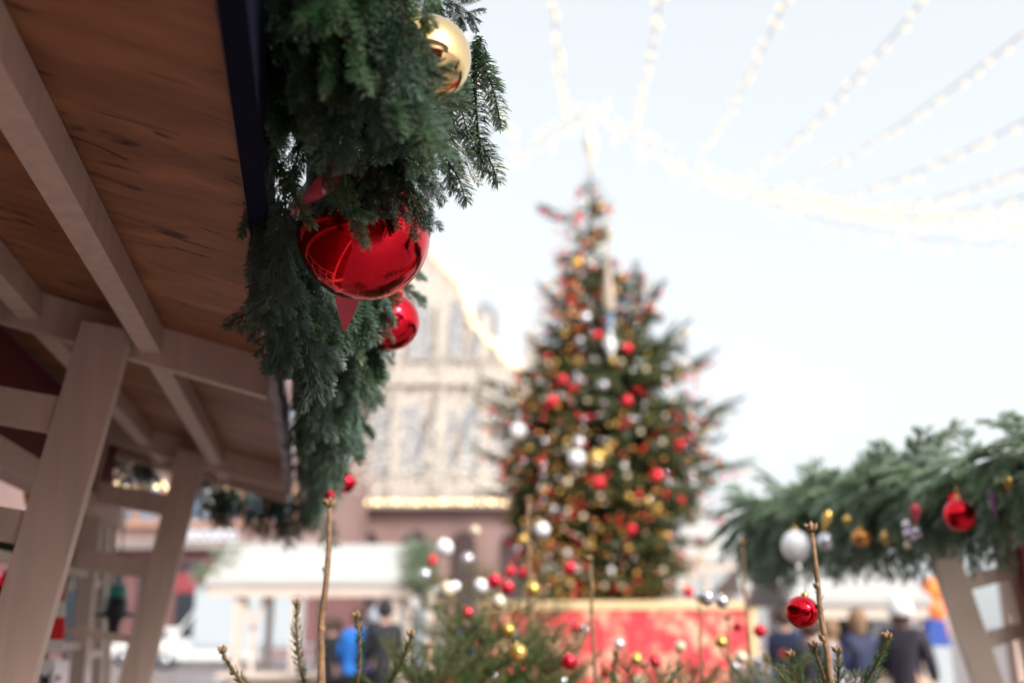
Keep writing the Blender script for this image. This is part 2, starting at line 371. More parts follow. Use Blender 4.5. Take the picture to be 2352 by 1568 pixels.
def merge(variants, mats4):     # list of (variant index, Matrix) -> one geometry
    Vs = []; Qs = []; Ks = []; As = []; n = 0
    for k, mt in mats4:
        V, Q, K, A = variants[k]; m = np.array(mt)
        Vs.append(V @ m[:3, :3].T + m[:3, 3]); Qs.append(Q + n); Ks.append(K); As.append(np.clip(A * 0.8 + 0.3 * (random.random() - .3), 0, 1)); n += len(V)
    return np.concatenate(Vs), np.concatenate(Qs), np.concatenate(Ks), np.concatenate(As)
def frame(p, d, up, s=1.0):
    d = Vector(d).normalized(); up = Vector(up); y = up.cross(d)
    if y.length < 1e-3: y = Vector((1, 0, 0)).cross(d)
    y.normalize(); z = d.cross(y)
    return Matrix.Translation(Vector(p)) @ Matrix((d, y, z)).transposed().to_4x4() @ Matrix.Scale(s, 4)
def mesh_obj(name, me, parent=None, mt=None):
    o = bpy.data.objects.new(name, me); C.objects.link(o)
    if parent is not None: o.parent = parent
    if mt is not None: o.matrix_local = mt
    return o

# ================================================================== SETTING
g = MB(); g.add([(-200, -120, 0), (200, -120, 0), (200, 400, 0), (-200, 400, 0)], [(0, 1, 2, 3)], 'cobbles')
tag(g.build('ground'), None, None, kind='structure')

# world: overcast, bright
w = bpy.data.worlds.new('World'); sc.world = w; w.use_nodes = True; nt = w.node_tree
bg = nt.nodes['Background']; sky = nt.nodes.new('ShaderNodeTexSky'); sky.sky_type = 'NISHITA'; sky.sun_disc = False
SUN_EL, SUN_AZ = R(34), R(140)
sky.sun_elevation = SUN_EL; sky.sun_rotation = SUN_AZ; sky.dust_density = 5; sky.air_density = 1.0; sky.ozone_density = 1
hs = nt.nodes.new('ShaderNodeHueSaturation'); hs.inputs['Saturation'].default_value = 0.35
nt.links.new(sky.outputs[0], hs.inputs['Color']); fm = nt.nodes.new('ShaderNodeMixRGB'); fm.inputs[0].default_value = .55; fm.inputs[2].default_value = (3.75, 3.92, 4.0, 1)
nt.links.new(hs.outputs[0], fm.inputs[1]); nt.links.new(fm.outputs[0], bg.inputs['Color'])
bg.inputs['Strength'].default_value = 0.1
sd = bpy.data.lights.new('sun', 'SUN'); sd.energy = 1.5; sd.angle = R(16); sd.color = (1, 0.94, 0.86)
so = bpy.data.objects.new('sun', sd); C.objects.link(so)
sdir = Vector((math.sin(SUN_AZ) * math.cos(SUN_EL), math.cos(SUN_AZ) * math.cos(SUN_EL), math.sin(SUN_EL)))
so.rotation_euler = sdir.to_track_quat('Z', 'Y').to_euler()
vs = sc.view_settings; vs.view_transform = 'Standard'; vs.look = 'None'; vs.gamma = 1; vs.exposure = 1.6
sc.cycles.max_bounces = 8; sc.cycles.use_denoising = True

# ================================================================== LEFT STALL
EZ = 2.25; EN = -0.137; RM = 0.25; S0, S1 = -0.5, 4.9
def roofz(n): return EZ + RM * (EN - n)
ls = thing('market_stall', 'wooden stall at the left seen from below, plywood roof, slanted beige posts', 'market stall', S(-0.9, 2.2, 0))
def T_(q): return S(q[0], q[1], q[2])
b = MB(); IN = -2.3
b.hexa([S(EN, S0, EZ), S(EN, S1, EZ), S(IN, S1, roofz(IN)), S(IN, S0, roofz(IN)), S(EN, S0, EZ + .018), S(EN, S1, EZ + .018), S(IN, S1, roofz(IN) + .018), S(IN, S0, roofz(IN) + .018)], 'plywood')
b.build('roof', ls)
b = MB(); b.hexa([S(EN + .001, S0, EZ - .003), S(EN + .006, S0, EZ - .003), S(EN + .006, 2.2, EZ - .003), S(EN + .001, 2.2, EZ - .003), S(EN + .001, S0, EZ + .02), S(EN + .006, S0, EZ + .02), S(EN + .006, 2.2, EZ + .02), S(EN + .001, 2.2, EZ + .02)], 'paint_brown')
b.build('edge_strip', ls)
b = MB(); b.box(EN + .008, -0.097, S0, 1.62, EZ - .03, EZ + .14, 'navy', T_); b.build('gutter', ls)
# scalloped fascia
b = MB(); n0, n1 = EN + .004, EN + .026; pts = []; ss = np.linspace(1.63, S1, 130)
for s_ in ss:
    t = (s_ * 3.2) % 1.0; pts.append(S(n0, s_, EZ - .035 - .035 * abs(math.sin(math.pi * t)) ** 0.6))
pts += [S(n0, S1, EZ + .10), S(n0, 1.63, EZ + .10)]
b.prism(pts, NV * (n1 - n0), 'fascia'); b.build('fascia', ls)
for s_ in (0.72, 2.52, 4.37, 4.86):        # rafters
    b = MB(); d0, d1 = .015, .10
    w_ = .05 if s_ < 4.8 else .035
    b.hexa([S(EN, s_, EZ - d1), S(EN, s_ + w_, EZ - d1), S(IN, s_ + w_, roofz(IN) - d1), S(IN, s_, roofz(IN) - d1), S(EN, s_, EZ - .001), S(EN, s_ + w_, EZ - .001), S(IN, s_ + w_, roofz(IN) - .001), S(IN, s_, roofz(IN) - .001)], 'paint_beige')
    b.build('rafter', ls)
for q in (.285, .575, .88):               # purlins between rafters
    for a0, a1 in ((S0, .719), (.771, 2.519), (2.571, 4.369), (4.421, 4.859)):
        b = MB(); n_ = EN - q; z_ = roofz(n_)
        b.hexa([S(n_ - .025, a0, z_ - .075), S(n_ + .025, a0, z_ - .075), S(n_ + .025, a1, z_ - .075), S(n_ - .025, a1, z_ - .075),
                S(n_ - .025, a0, z_ - .001), S(n_ + .025, a0, z_ - .008), S(n_ + .025, a1, z_ - .008), S(n_ - .025, a1, z_ - .001)], 'paint_beige')
        b.build('purlin', ls)
LEAN = .155
for s_ in (2.46, 4.31):                   # slanted ladder frames
    top = roofz(-.53) - .06; PN = -.515
    def fr(n, z): return S(PN - LEAN * (top - z) + n, s_, z - LEAN * n)
    b = MB(); a = fr(0, top); c = fr(0, .0)
    nd = (a - c).normalized(); b.bar(c, a, .115, .05, 'paint_beige', side=NV); b.build('post', ls)
    b = MB(); b.bar(fr(-.36, 0.06), fr(-.36, top - .02), .05, .05, 'paint_brown', side=NV); b.build('inner_post', ls)
    for z_, h_ in ((2.06, .085), (1.80, .075), (1.53, .03), (1.27, .075), (0.8, .075)):
        b = MB(); b.bar(fr(-.335, z_), fr(-.058, z_), h_, .035, 'paint_beige', side=(0, 0, 1)); b.build('rung', ls)
# inner wall with glazed openings
WN = -.92
b = MB(); b.box(WN - .03, WN, S0, 4.86, 2.10, roofz(WN) - .02, 'wall_red', T_); b.box(WN - .03, WN, S0, 4.86, 0, .80, 'wall_red', T_); b.build('wall', ls)
b = MB(); b.box(WN - .03, WN + .06, S0, 4.86, 2.02, 2.098, 'paint_beige', T_); b.build('lintel', ls)
b = MB(); b.box(WN - .03, WN + .06, S0, 4.86, .80, .88, 'paint_cream', T_); b.build('sill', ls)
for a0 in (2.05, 2.9, 3.72, 4.5):
    b = MB(); b.box(WN - .02, WN + .035, a0, a0 + .07, .88, 2.02, 'paint_cream', T_); b.build('mullion', ls)
for zz in (1.22, 1.5, 1.78):
    b = MB(); b.box(WN - .012, WN + .015, 2.12, 4.5, zz, zz + .03, 'paint_cream', T_); b.build('glazing_bar', ls)
b = MB(); b.box(WN - .02, WN + .02, S0, 2.048, .885, 2.015, 'wall_red', T_); b.build('added_dark_panel', ls)  # unseen dark panel added to darken the large ball's reflection
b = MB(); b.box(-2.3, -2.27, S0, 4.8, 0, 2.3, 'wall_red', T_); b.build('back_wall', ls)
b = MB(); b.box(WN - .4, WN - .05, S0, 4.5, 1.38, 1.40, 'paint_brown', T_); b.build('shelf', ls)
b = MB(); b.box(-.62, WN + .02, 3.0, 4.3, .95, .985, 'paint_cream', T_); b.build('counter', ls)
# goods
def good(name, label, cat, c, build):
    b = MB(); build(b, Vector(c)); return tag(b.build(name, None, c), label, cat)
k = 0
for (u, v, D, mm, rr) in ((95, 1135, 3.5, 'orange', .06), (18, 1230, 3.6, 'pine_needles', .075), (20, 1465, 3.4, 'red_cloth', .07), (15, 1350, 3.6, 'red_ball', .05), (205, 1200, 4.6, 'navy', .05)):
    p = W(u, v, D); lab = {'orange': 'round orange paper lantern in the upper pane of the left stall window', 'pine_needles': 'dark green ball of moss hanging in the left stall window', 'red_cloth': 'plump red cloth pouch low in the left stall window', 'red_ball': 'shiny red glass jar lid-up in the left stall window', 'navy': 'dark navy cloth bag hanging behind the first slanted post'}[mm]
    nm = {'orange': 'paper_lantern', 'pine_needles': 'moss_ball', 'red_cloth': 'pouch', 'red_ball': 'glass_jar', 'navy': 'cloth_bag'}[mm]
    prof = {'paper_lantern': [(.2, -1), (.75, -.75), (1, 0), (.75, .75), (.2, 1), (.2, 1.15), (.01, 1.15)], 'moss_ball': [(.01, -1), (.7, -.7), (1.02, 0), (.68, .75), (.01, 1.02)], 'pouch': [(.01, -1), (.8, -.95), (1, -.4), (.8, .3), (.25, .7), (.5, 1.1), (.01, 1)], 'glass_jar': [(.01, -1.2), (.8, -1.2), (.85, .6), (.5, .9), (.55, 1.2), (.01, 1.2)], 'cloth_bag': [(.01, -1.5), (.9, -1.4), (1, -.6), (.7, .7), (.2, 1), (.35, 1.3), (.01, 1.3)]}[nm]
    b = MB(); b.lathe([(a * rr, z * rr) for a, z in prof], mm, 20, p); tag(b.build(nm, None, p), lab, nm.replace('_', ' '))
p = W(130, 1435, 3.0); bn = MB()       # zigzag cloth strip
hp = [W(148, 1362, 3.0), W(146, 1490, 3.0), W(98, 1498, 3.0), W(118, 1420, 3.0)]
bn.prism(hp, EV * .01, 'zigzag'); tag(bn.build('bunting', None, p), 'red and white zigzag patterned cloth hanging behind the first slanted post', 'bunting')
p = W(102, 1540, 3.0); t = thing('picture', 'small white card with a dark deer drawing, propped below the zigzag cloth', 'card', p)
b = MB(); q = [W(80, 1590, 3.0), W(124, 1590, 3.0), W(126, 1512, 3.0), W(86, 1516, 3.0)]; b.prism(q, EV * .012, 'sign_white'); b.build('card', t)
b = MB(); e_ = -EV * .004
b.prism([x + e_ for x in (W(92, 1592, 3.0), W(112, 1592, 3.0), W(113, 1560, 3.0), (W(118, 1540, 3.0)), W(110, 1552, 3.0), W(97, 1552, 3.0), W(91, 1542, 3.0), W(94, 1560, 3.0))], EV * .002, 'glass_dark'); b.build('drawing', t)
# tall glazed door leaf behind second frame
for (u0, v0, u1, v1, D, mm, wd) in ((243, 1150, 222, 1600, 4.75, 'paint_cream', .05), (206, 1180, 170, 1600, 4.5, 'paint_cream', .045), (258, 1170, 237, 1600, 4.8, 'paint_brown', .04)):
    b = MB(); b.bar(W(u1, v1, D), W(u0, v0, D), wd, .04, mm, side=RT); b.build('door_stile', ls)
for v in (1290, 1340, 1500):
    b = MB(); b.bar(W(150, v + 6, 4.4), W(225, v, 4.7), .035, .03, 'paint_cream', side=(0, 0, 1)); b.build('door_rail', ls)
# hat shaped lantern
c = W(265, 1402, 4.6); t = thing('lantern', 'black hat-shaped lantern with teal crown hanging beside the second slanted post', 'lantern', c)
r_ = .04
b = MB(); b.lathe([(.01, .115), (.038, .115), (.045, .06)], 'teal', 20, c); b.build('teal_crown', t)
b = MB(); b.lathe([(.046, .06), (.058, -.008), (.105, -.012), (.105, -.022), (.04, -.03), (.025, -.06), (.022, -.10), (.01, -.11)], 'black', 20, c); b.build('body', t)
b = MB(); b.tube([c + Vector((0, 0, .115)), c + Vector((0, 0, .62))], .004, 'black', 6); b.build('cord', t)

# ---- dark garland at the far end of the stall with warm bulbs
print('stall done')

# ================================================================== BOUGHS
BV = [bough(100 + i, L=.27 + .03 * (i % 3), pairs=4 + i % 2, dens=2500, ln=.024, wd=.0026, segs=2, phimax=2.5, droop=-.3, side=.46, ang=.7, sub=False, lean=.42) for i in range(6)]
BW = [bough(200 + i, L=.26, pairs=3, dens=1200, ln=.025, wd=.0034, lean=.4, segs=1, phimax=2.2, droop=-.4, side=.55) for i in range(3)]
BG = [bough(330 + i, L=.17 + .015 * i, pairs=1 + i % 2, dens=3000, ln=.024, wd=.0026, segs=2, phimax=2.7, droop=-.35, side=.62, ang=.62, sub=False, lean=.42) for i in range(4)]
BF = bough(301, L=.34, pairs=5, dens=2000, ln=.022, wd=.0025, segs=2, phimax=2.4, droop=-.1, side=.5, flat=.8, sub=True, ang=.95, lean=.35)  # flatter spray
ENV = [(-60, 585, 985), (0, 588, 985), (100, 597, 965), (200, 597, 1010), (300, 575, 1085), (360, 545, 1090), (430, 540, 1040), (500, 543, 985), (560, 550, 965), (600, 560, 975), (700, 568, 985), (760, 578, 960), (800, 628, 935), (850, 648, 910), (900, 662, 885), (1000, 668, 845), (1100, 674, 795), (1180, 682, 748), (1225, 690, 728)]
def env(v):
    if v < -60: return (560, 1050)
    if v > 1225: return (9e9, -9e9)
    for (a, l0, r0), (b_, l1, r1) in zip(ENV, ENV[1:]):
        if a <= v <= b_: t = (v - a) / (b_ - a); return (l0 + t * (l1 - l0), r0 + t * (r1 - r0))
BALL = W(835, 538, 1.6); BR = .107
GOLD = W(982, 136, 1.40); GR = .0615
def ok_pos(mt, L, near=True, wf=.25, marg=0):
    for t in (.2, .6, 1.0, 1.12):
        for sy in (-wf, 0, wf):
            p = mt @ Vector((t * L, sy * L * (1.2 - t * .8), -.06 * t)); u, v, D = proj(p)
            if D < 1.14: return False
            if v < -150: continue
            l, r = env(v)
            if u < l - marg or u > r + marg: return False
            if (u - 835) ** 2 + (v - 538) ** 2 < 150 ** 2 and v > 425 and D < 1.75: return False
            if D < 1.6 and (u - 1012) ** 2 + (v - 132) ** 2 < 88 ** 2: return False
            if D < 1.8 and 655 < u < 810 and 315 < v < 505: return False
            if D < 2.2 and (u - 905) ** 2 + (v - 740) ** 2 < 78 ** 2: return False
            if D < 1.8 and 765 < u < 830 and 640 < v < 765: return False
    return True
gl = thing('fir_garland', 'thick blue-green fir garland hung along the eave of the left stall', 'garland', S(-.02, 1.8, 2.25))
inv = Matrix.Translation(-gl.location)
b = MB(); pts = [S(-.02, s_, 2.33 - .03 * math.sin(s_ * 3) + max(0, 1.7 - s_) * .11) for s_ in np.linspace(.3, 4.85, 24)]
b.tube(pts, [(.075 if i > 7 else .035) + .012 * math.sin(i * 1.7) for i in range(24)], 'dark_core', 10); b.build('garland_core', gl)  # dark core added so no light shows through the boughs
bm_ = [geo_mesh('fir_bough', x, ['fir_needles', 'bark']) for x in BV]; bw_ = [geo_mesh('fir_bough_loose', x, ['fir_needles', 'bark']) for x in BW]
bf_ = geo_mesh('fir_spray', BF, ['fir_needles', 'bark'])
rnd = random.Random(11); rest = []; cnt = 0
def rand_bough(s_, layer):
    ph = rnd.uniform(-.5, 1.9)                      # around the garland: outward / downward
    root = S(-.02 + .03 * math.cos(ph), s_, 2.32 + rnd.uniform(-.10, .12) - layer * .04 + max(0, 1.6 - s_) * .12)
    out = NV * rnd.uniform(-.35, .75) + Vector((0, 0, -1)) * rnd.uniform(.35, 1.15) + EV * rnd.uniform(-.55, .45)
    up = NV * rnd.uniform(.2, 1.0) + EV * rnd.uniform(-1.0, .0) + Vector((0, 0, rnd.uniform(-.3, .5)))
    return frame(root, out, up, rnd.uniform(.68, 1.0))
tries = 0
while cnt < 36 and tries < 6000:
    tries += 1; s_ = .7 + 2.5 * (rnd.random() ** 1.15); mt = rand_bough(s_, rnd.random())
    L = .28 * mt.to_scale()[0]
    if not ok_pos(mt, L): continue
    k = rnd.randrange(6); mesh_obj('branch', bm_[k], gl, inv @ mt); cnt += 1
n2 = 0; tries = 0
while n2 < 150 and tries < 9000:
    tries += 1; s_ = .8 + 4.05 * rnd.random() ** .85; mt = rand_bough(s_, rnd.random())
    if not ok_pos(mt, .27 * mt.to_scale()[0]): continue
    rest.append((rnd.randrange(3), mt)); n2 += 1
print('garland boughs', cnt, n2)
bg_ = [geo_mesh('fir_sprig', x, ['fir_needles', 'bark']) for x in BG]; ng = 0
for row, tv0 in enumerate((-10, 70, 140, 210, 280, 345, 400)):      # hanging sprigs, row by row, at the upper end
    l, r = env(tv0); nn = int((r - l) / 64)
    for j in range(nn):
        tu = l + 22 + (j + .5 * (row % 2)) * 64 + rnd.uniform(-14, 14); tv = tv0 + rnd.uniform(-26, 26)
        if tu > r - 15 or (tu - 1012) ** 2 + (tv - 132) ** 2 < 78 ** 2 or (660 < tu < 790 and 350 < tv < 470) or ((tu - 835) ** 2 + (tv - 538) ** 2 < 140 ** 2 and tv > 425): continue
        Dt = 1.20 + .30 * max(0, tv) / 400 + rnd.uniform(-.03, .05); s0 = rnd.uniform(.75, 1.1); px_ = .19 * s0 * F / Dt
        dx = rnd.uniform(-.45, .3); A = W(tu - dx * px_, tv - px_ * .9, Dt + rnd.uniform(.02, .10)); B = W(tu, tv, Dt)
        mt = frame(A, B - A, Vector((rnd.uniform(-.6, .6), -1, rnd.uniform(-.1, .5))), s0)
        if ng < 30 and row > 1: mesh_obj('branch', bg_[j % 4], gl, inv @ mt); ng += 1
        else: rest.append((9 + j % 4, mt))
mi = 0
for i in range(50):      # boughs filling the near, upper end of the garland
    if i < 46: tv = rnd.uniform(40, 400); l, r = env(tv); tu = rnd.uniform(l + 5, r - 25)
    else: tv = rnd.uniform(560, 900); l, r = env(tv); tu = rnd.uniform(l + 5, l + (r - l) * .75)
    Dt = 1.24 + .22 * max(0, tv) / 400 + rnd.uniform(-.04, .14) if tv < 401 else 1.62 + .5 * (tv - 560) / 340 + rnd.uniform(0, .15)
    A = W(tu + rnd.uniform(-60, 60), tv - rnd.uniform(190, 270) / Dt, Dt + rnd.uniform(.03, .12)); B = W(tu, tv, Dt)
    mt = frame(A, B - A, Vector((rnd.uniform(-.5, .5), -1, rnd.uniform(0, .5))), (B - A).length / .285)
    if tv > 300 and not ok_pos(mt, .285 * mt.to_scale()[0]): continue
    if (tu - 1012) ** 2 + (tv - 132) ** 2 < 80 ** 2 or (655 < tu < 800 and 330 < tv < 480): continue
    if mi < 4: mesh_obj('branch', bm_[i % 6], gl, inv @ mt); mi += 1
    else: rest.append((3 + i % 6, mt))
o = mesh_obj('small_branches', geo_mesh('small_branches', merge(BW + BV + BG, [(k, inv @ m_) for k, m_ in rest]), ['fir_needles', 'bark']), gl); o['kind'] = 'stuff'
# boughs placed one by one: (root u, v, D) -> (tip u, v, D), face, scale, mesh
def place(a, t, up, scale=None, me=None, name='branch'):
    A = W(*a); B = W(*t); L = (B - A).length; me = me or bm_[rnd.randrange(6)]
    base = {True: .34, False: .285}[me is bf_]
    return mesh_obj(name, me, gl, inv @ frame(A, B - A, up, (L / base) if scale is None else scale))
toc = -FW
for a, t, up in [
    ((800, 330, 1.52), (838, 500, 1.47), (-.2, -1, .4)), ((850, 330, 1.52), (925, 525, 1.46), (0, -1, .3)), ((900, 330, 1.5), (968, 522, 1.45), (.2, -1, .2)),
    ((880, 260, 1.5), (985, 440, 1.47), (.3, -1, 0)), ((760, 330, 1.5), (755, 455, 1.47), (-.3, -1, .2)), ((860, 380, 1.5), (748, 470, 1.45), (0, -1, .5)),
    ((620, 330, 1.6), (560, 590, 1.62), (-.6, -1, .1)), ((640, 450, 1.62), (600, 780, 1.68), (-.3, -1, .2)), ((640, 560, 1.68), (650, 830, 1.74), (-.2, -1, .2)),
    ((660, 620, 1.72), (706, 905, 1.8), (.1, -1, .2)), ((650, 430, 1.56), (690, 740, 1.65), (.2, -1, .1)), ((600, 400, 1.6), (556, 470, 1.6), (-.6, -1, 0)),
    ((700, 120, 1.3), (700, 330, 1.32), (.1, -1, .2)), ((780, 90, 1.3), (758, 265, 1.28), (0, -1, .3)), ((690, 20, 1.32), (640, 150, 1.37), (-.3, -1, .2)),
    ((900, 160, 1.3), (930, 300, 1.35), (.2, -1, .3)), ((830, 150, 1.25), (872, 330, 1.3), (0, -1, .2)), ((650, 640, 1.78), (668, 880, 1.84), (0, -1, .1)),
    ((690, -90, 1.25), (632, 48, 1.2), (.1, -1, .3)), ((770, -90, 1.25), (705, 92, 1.2), (.1, -1, .3)), ((850, -70, 1.28), (838, 165, 1.22), (.1, -1, .4)), ((910, -80, 1.25), (915, 172, 1.2), (.2, -1, .3)), ((800, 480, 1.42), (845, 505, 1.38), (0, -1, .3)), ((740, 640, 1.8), (735, 800, 1.9), (0, -1, .3)), ((700, 700, 1.9), (715, 860, 2.0), (0, -1, .3)), ((870, 640, 2.0), (850, 790, 2.1), (0, -1, .3)),
    ((930, 190, 1.34), (1015, 262, 1.36), (.3, -1, .5))]:
    place(a, t, up)
place((905, 215, 1.5), (1135, 352, 1.52), (.25, -1, .25), me=bf_)
place((880, 190, 1.30), (1040, 125, 1.27), (-.2, -1, .4), me=bf_)
place((930, 250, 1.36), (1080, 205, 1.36), (-.2, -1, .3), me=bf_)
place((900, 260, 1.5), (975, 470, 1.5), (.3, -1, .2), me=bf_)
place((960, -40, 1.55), (1118, 42, 1.6), (0, -.6, -.8), me=bf_)
place((900, 600, 2.3), (985, 640, 2.4), (0, -1, .5)); place((890, 640, 2.4), (985, 705, 2.45), (0, -1, .5)); place((905, 640, 2.1), (880, 760, 2.0), (0, -1, .5), scale=.4)
place((840, 800, 2.7), (890, 890, 2.8), (0, -1, .5))

# ================================================================== ORNAMENTS
def ornament(c, r, m, label, cat='ornament', group=None, name='ball_ornament', tilt=(0, 0, 1), sq=1.0, loop=True, n=40, wire=.03):
    t = thing(name, label, cat, c, group); b = MB(); ax = Vector(tilt).normalized()
    pr = [(max(1e-5, math.sin(math.pi * i / (n // 2)) * r), -math.cos(math.pi * i / (n // 2)) * r * sq) for i in range(n // 2 + 1)]
    b.lathe(pr, m, n, c, axis=ax); b.build('ball', t)
    b = MB(); k = max(r * .2, .004); b.lathe([(k * 1.05, r * sq * .975), (k * 1.05, r * sq * .985 + k * .2), (k, r * sq + k * .9), (k * .5, r * sq + k), (k * .01, r * sq + k)], 'cap_gold', 16, c, axis=ax)
    top = Vector(c) + ax * (r * sq + k)
    if loop: b.tube([top, top + ax * k * .6 + Vector((k * .4, 0, 0)), top + ax * k * 1.3, top + ax * k * .6 - Vector((k * .4, 0, 0)), top], k * .09, 'cap_gold', 6, cap=False)
    if wire: b.tube([top + ax * k, top + ax * k + Vector((0, 0, wire))], .0008, 'cap_gold', 4)
    b.build('cap', t); return t
ornament(BALL, BR, 'red_ball', 'very large mirror-bright red ball hanging from the fir garland in sharp focus', n=96, tilt=(-.1, 0, 1), wire=.05)
ornament(GOLD, GR, 'gold_ball', 'large shiny gold ball hanging at the upper right edge of the fir garland', n=72, tilt=(-.3, 0, 1))
ornament(W(897, 738, 2.12), .062, 'red_ball', 'shiny red ball half hidden by fir twigs, right below the very large red ball', n=48)
ornament(W(915, 672, 2.1), .011, 'red_ball_satin', 'tiny red ball right under the very large red ball')
ornament(W(862, 702, 2.2), .018, 'cream_ball', 'small pinkish pearl ball deep in the garland below the very large red ball', sq=1.3)
ornament(W(812, 775, 2.3), .014, 'red_ball', 'tiny dark red ball deep in the garland below the ribbon tail')
ornament(W(850, 905, 2.9), .03, 'gold_satin', 'gold ball peeking from the right side of the receding garland', sq=1.3)
ornament(W(790, 950, 3.0), .016, 'silver_ball', 'tiny silver ball in the middle of the receding garland')
ornament(W(808, 985, 3.1), .022, 'silver_ball', 'small grey silver ball at the right side of the receding garland')
ornament(W(783, 1056, 3.3), .040, 'silver_ball', 'silver ball near the lower end of the left garland, beside a yellow ball')
ornament(W(812, 1035, 3.35), .034, 'gold_ball', 'yellow-gold ball behind the silver ball at the lower end of the left garland', sq=1.2)
ornament(W(795, 1108, 3.4), .034, 'red_ball', 'red ball at the lower end of the left garland', sq=1.05)
ornament(W(757, 1137, 3.5), .019, 'red_ball_satin', 'small pink-red ball above the bare brown leader shoot')
ornament(W(745, 1110, 3.6), .018, 'silver_ball', 'small silver ball at the tip of the left garland')

# ribbons with small white stars
def ribbon(name, label, path, wdt, wvec, stars=True):
    t = thing(name, label, 'ribbon', path[0]); b = MB(); vs = []
    for i, p in enumerate(path):
        f = 1.0; s_ = Vector(wvec[i]).normalized() * wdt[i] / 2; vs += [Vector(p) - s_, Vector(p) + s_]
    m_ = len(path); off = FW * .0015
    fs = [(2 * i, 2 * i + 1, 2 * i + 3, 2 * i + 2) for i in range(m_ - 1)]
    vb = vs + [v + off for v in vs]; fb = fs + [tuple(2 * m_ + j for j in f[::-1]) for f in fs]
    b.add(vb, fb, 'ribbon', True); b.build('band', t)
    b = MB()
    for i in range(m_ - 1 if stars else 0):
        for q in (.5,):
            c = Vector(path[i]).lerp(path[i + 1], q) + Vector(wvec[i]).normalized() * wdt[i] * random.uniform(-.3, .3) - FW * .002; r = .0045
            for a in range(3):
                d = (RT * math.cos(a * math.pi / 3) + UP * math.sin(a * math.pi / 3)); e = d.cross(FW)
                b.prism([c - d * r - e * .0005, c + d * r - e * .0005, c + d * r + e * .0005, c - d * r + e * .0005], FW * .0008 * (a + 1) * -1, 'ribbon_white')
    if stars: b.build('stars', t)
ribbon('ribbon', 'red starry ribbon threaded through the fir twigs left of the very large red ball', [W(800, 325, 1.50), W(775, 375, 1.48), W(745, 430, 1.46), W(712, 462, 1.46), W(672, 492, 1.47)], [.03, .045, .06, .05, .008], [(1, 0, .4)] * 5)
for a, t, up in (((725, 330, 1.45), (742, 420, 1.42), (0, -1, .3)), ((640, 380, 1.47), (668, 470, 1.43), (.2, -1, .2)), ((790, 400, 1.44), (795, 470, 1.42), (0, -1, .2))):
    place(a, t, up, scale=.7, me=bg_[0])
ribbon('ribbon', 'pointed pink-red ribbon tail hanging under the very large red ball', [W(800, 655, 1.72), W(797, 690, 1.74), W(794, 730, 1.76), W(790, 762, 1.78)], [.05, .042, .022, .002], [(1, .4, 0)] * 4, stars=False)

# dark garland at far gable of the left stall
gl2 = thing('fir_garland', 'dark fir garland with warm bulbs seen through the far end of the left stall', 'garland', S(-.5, 5.1, 2.1))
inv2 = Matrix.Translation(-gl2.location); pl = []
for i in range(70):
    n_ = rnd.uniform(-1.35, .02); z_ = 2.27 + RM * .6 * (EN - n_) + rnd.uniform(-.03, .12) - (.1 if n_ > -.5 else 0)
    pl.append((rnd.randrange(3), inv2 @ frame(S(n_, 5.0 + rnd.uniform(-.05, .1), z_), (rnd.uniform(-.6, .6), rnd.uniform(-.4, .4), -1), (rnd.uniform(-.5, .5), -1, 0), rnd.uniform(.55, .85))))
mesh_obj('foliage', geo_mesh('foliage', merge(BW, pl), ['pine_needles', 'bark_dark']), gl2)
for i, (u, v) in enumerate(((282, 1090), (290, 1120), (310, 1118), (330, 1112), (340, 1120), (360, 1117), (375, 1110), (385, 1120), (272, 1108), (490, 1135), (545, 1122), (620, 1130), (640, 1132), (600, 1126), (520, 1118))):
    p = W(u, v, 5.3); b = MB(); b.ball(p, .013, 'bulb_warm', 10); b.build('bulb', gl2)
ornament(W(485, 1150, 5.1), .05, 'white_ball', 'white drop ornament hanging from the dark garland at the far gable', sq=1.3, name='drop_ornament')

# ================================================================== BIG TREE
TY = 20.0
def TX(u, v, Y=TY): return WY(u, v, Y)
TB = TX(1342, 1370); TC = TB.x; TBZ = TB.z - .1
TTOP = TX(1357, 372)
PROF = [(372, 4, 4), (410, 22, 20), (440, 34, 40), (500, 60, 55), (530, 72, 62), (560, 74, 60), (620, 90, 90), (660, 105, 150), (700, 112, 165), (740, 118, 190), (790, 130, 215), (830, 150, 250), (880, 185, 262), (920, 215, 305), (960, 225, 300), (1000, 222, 290), (1060, 222, 320), (1110, 215, 310), (1160, 205, 290), (1220, 190, 280), (1290, 165, 270), (1360, 130, 240), (1385, 100, 190)]
def prof(v):
    v = max(372, min(1385, v))
    for a, b_ in zip(PROF, PROF[1:]):
        if a[0] <= v <= b_[0]:
            t = (v - a[0]) / (b_[0] - a[0]); return a[1] + t * (b_[1] - a[1]), a[2] + t * (b_[2] - a[2])
TV = [bough(400 + i, L=1.0, pairs=5, dens=110, ln=.085, wd=.016, segs=1, phimax=2.8, droop=-.12 + .1 * (i % 3), side=.45, r0=.012, ang=.8) for i in range(4)]
tr = thing('christmas_tree', 'tall decorated christmas tree covered in balls, standing on the red planter', 'tree', (TC, TY, TBZ))
b = MB(); b.tube([Vector((TC, TY, TBZ - 1.0)), Vector((TC + .03, TY, TBZ + 4)), Vector((TTOP.x, TY, TTOP.z - .1))], [.16, .09, .015], 'bark_dark', 10); b.build('trunk', tr)
px = TX(1177, 784).x - TX(1176, 784).x
lay = []; tips = []; rt = random.Random(5); invt = Matrix.Translation(-tr.location)
H = TTOP.z - TBZ
nb = 700
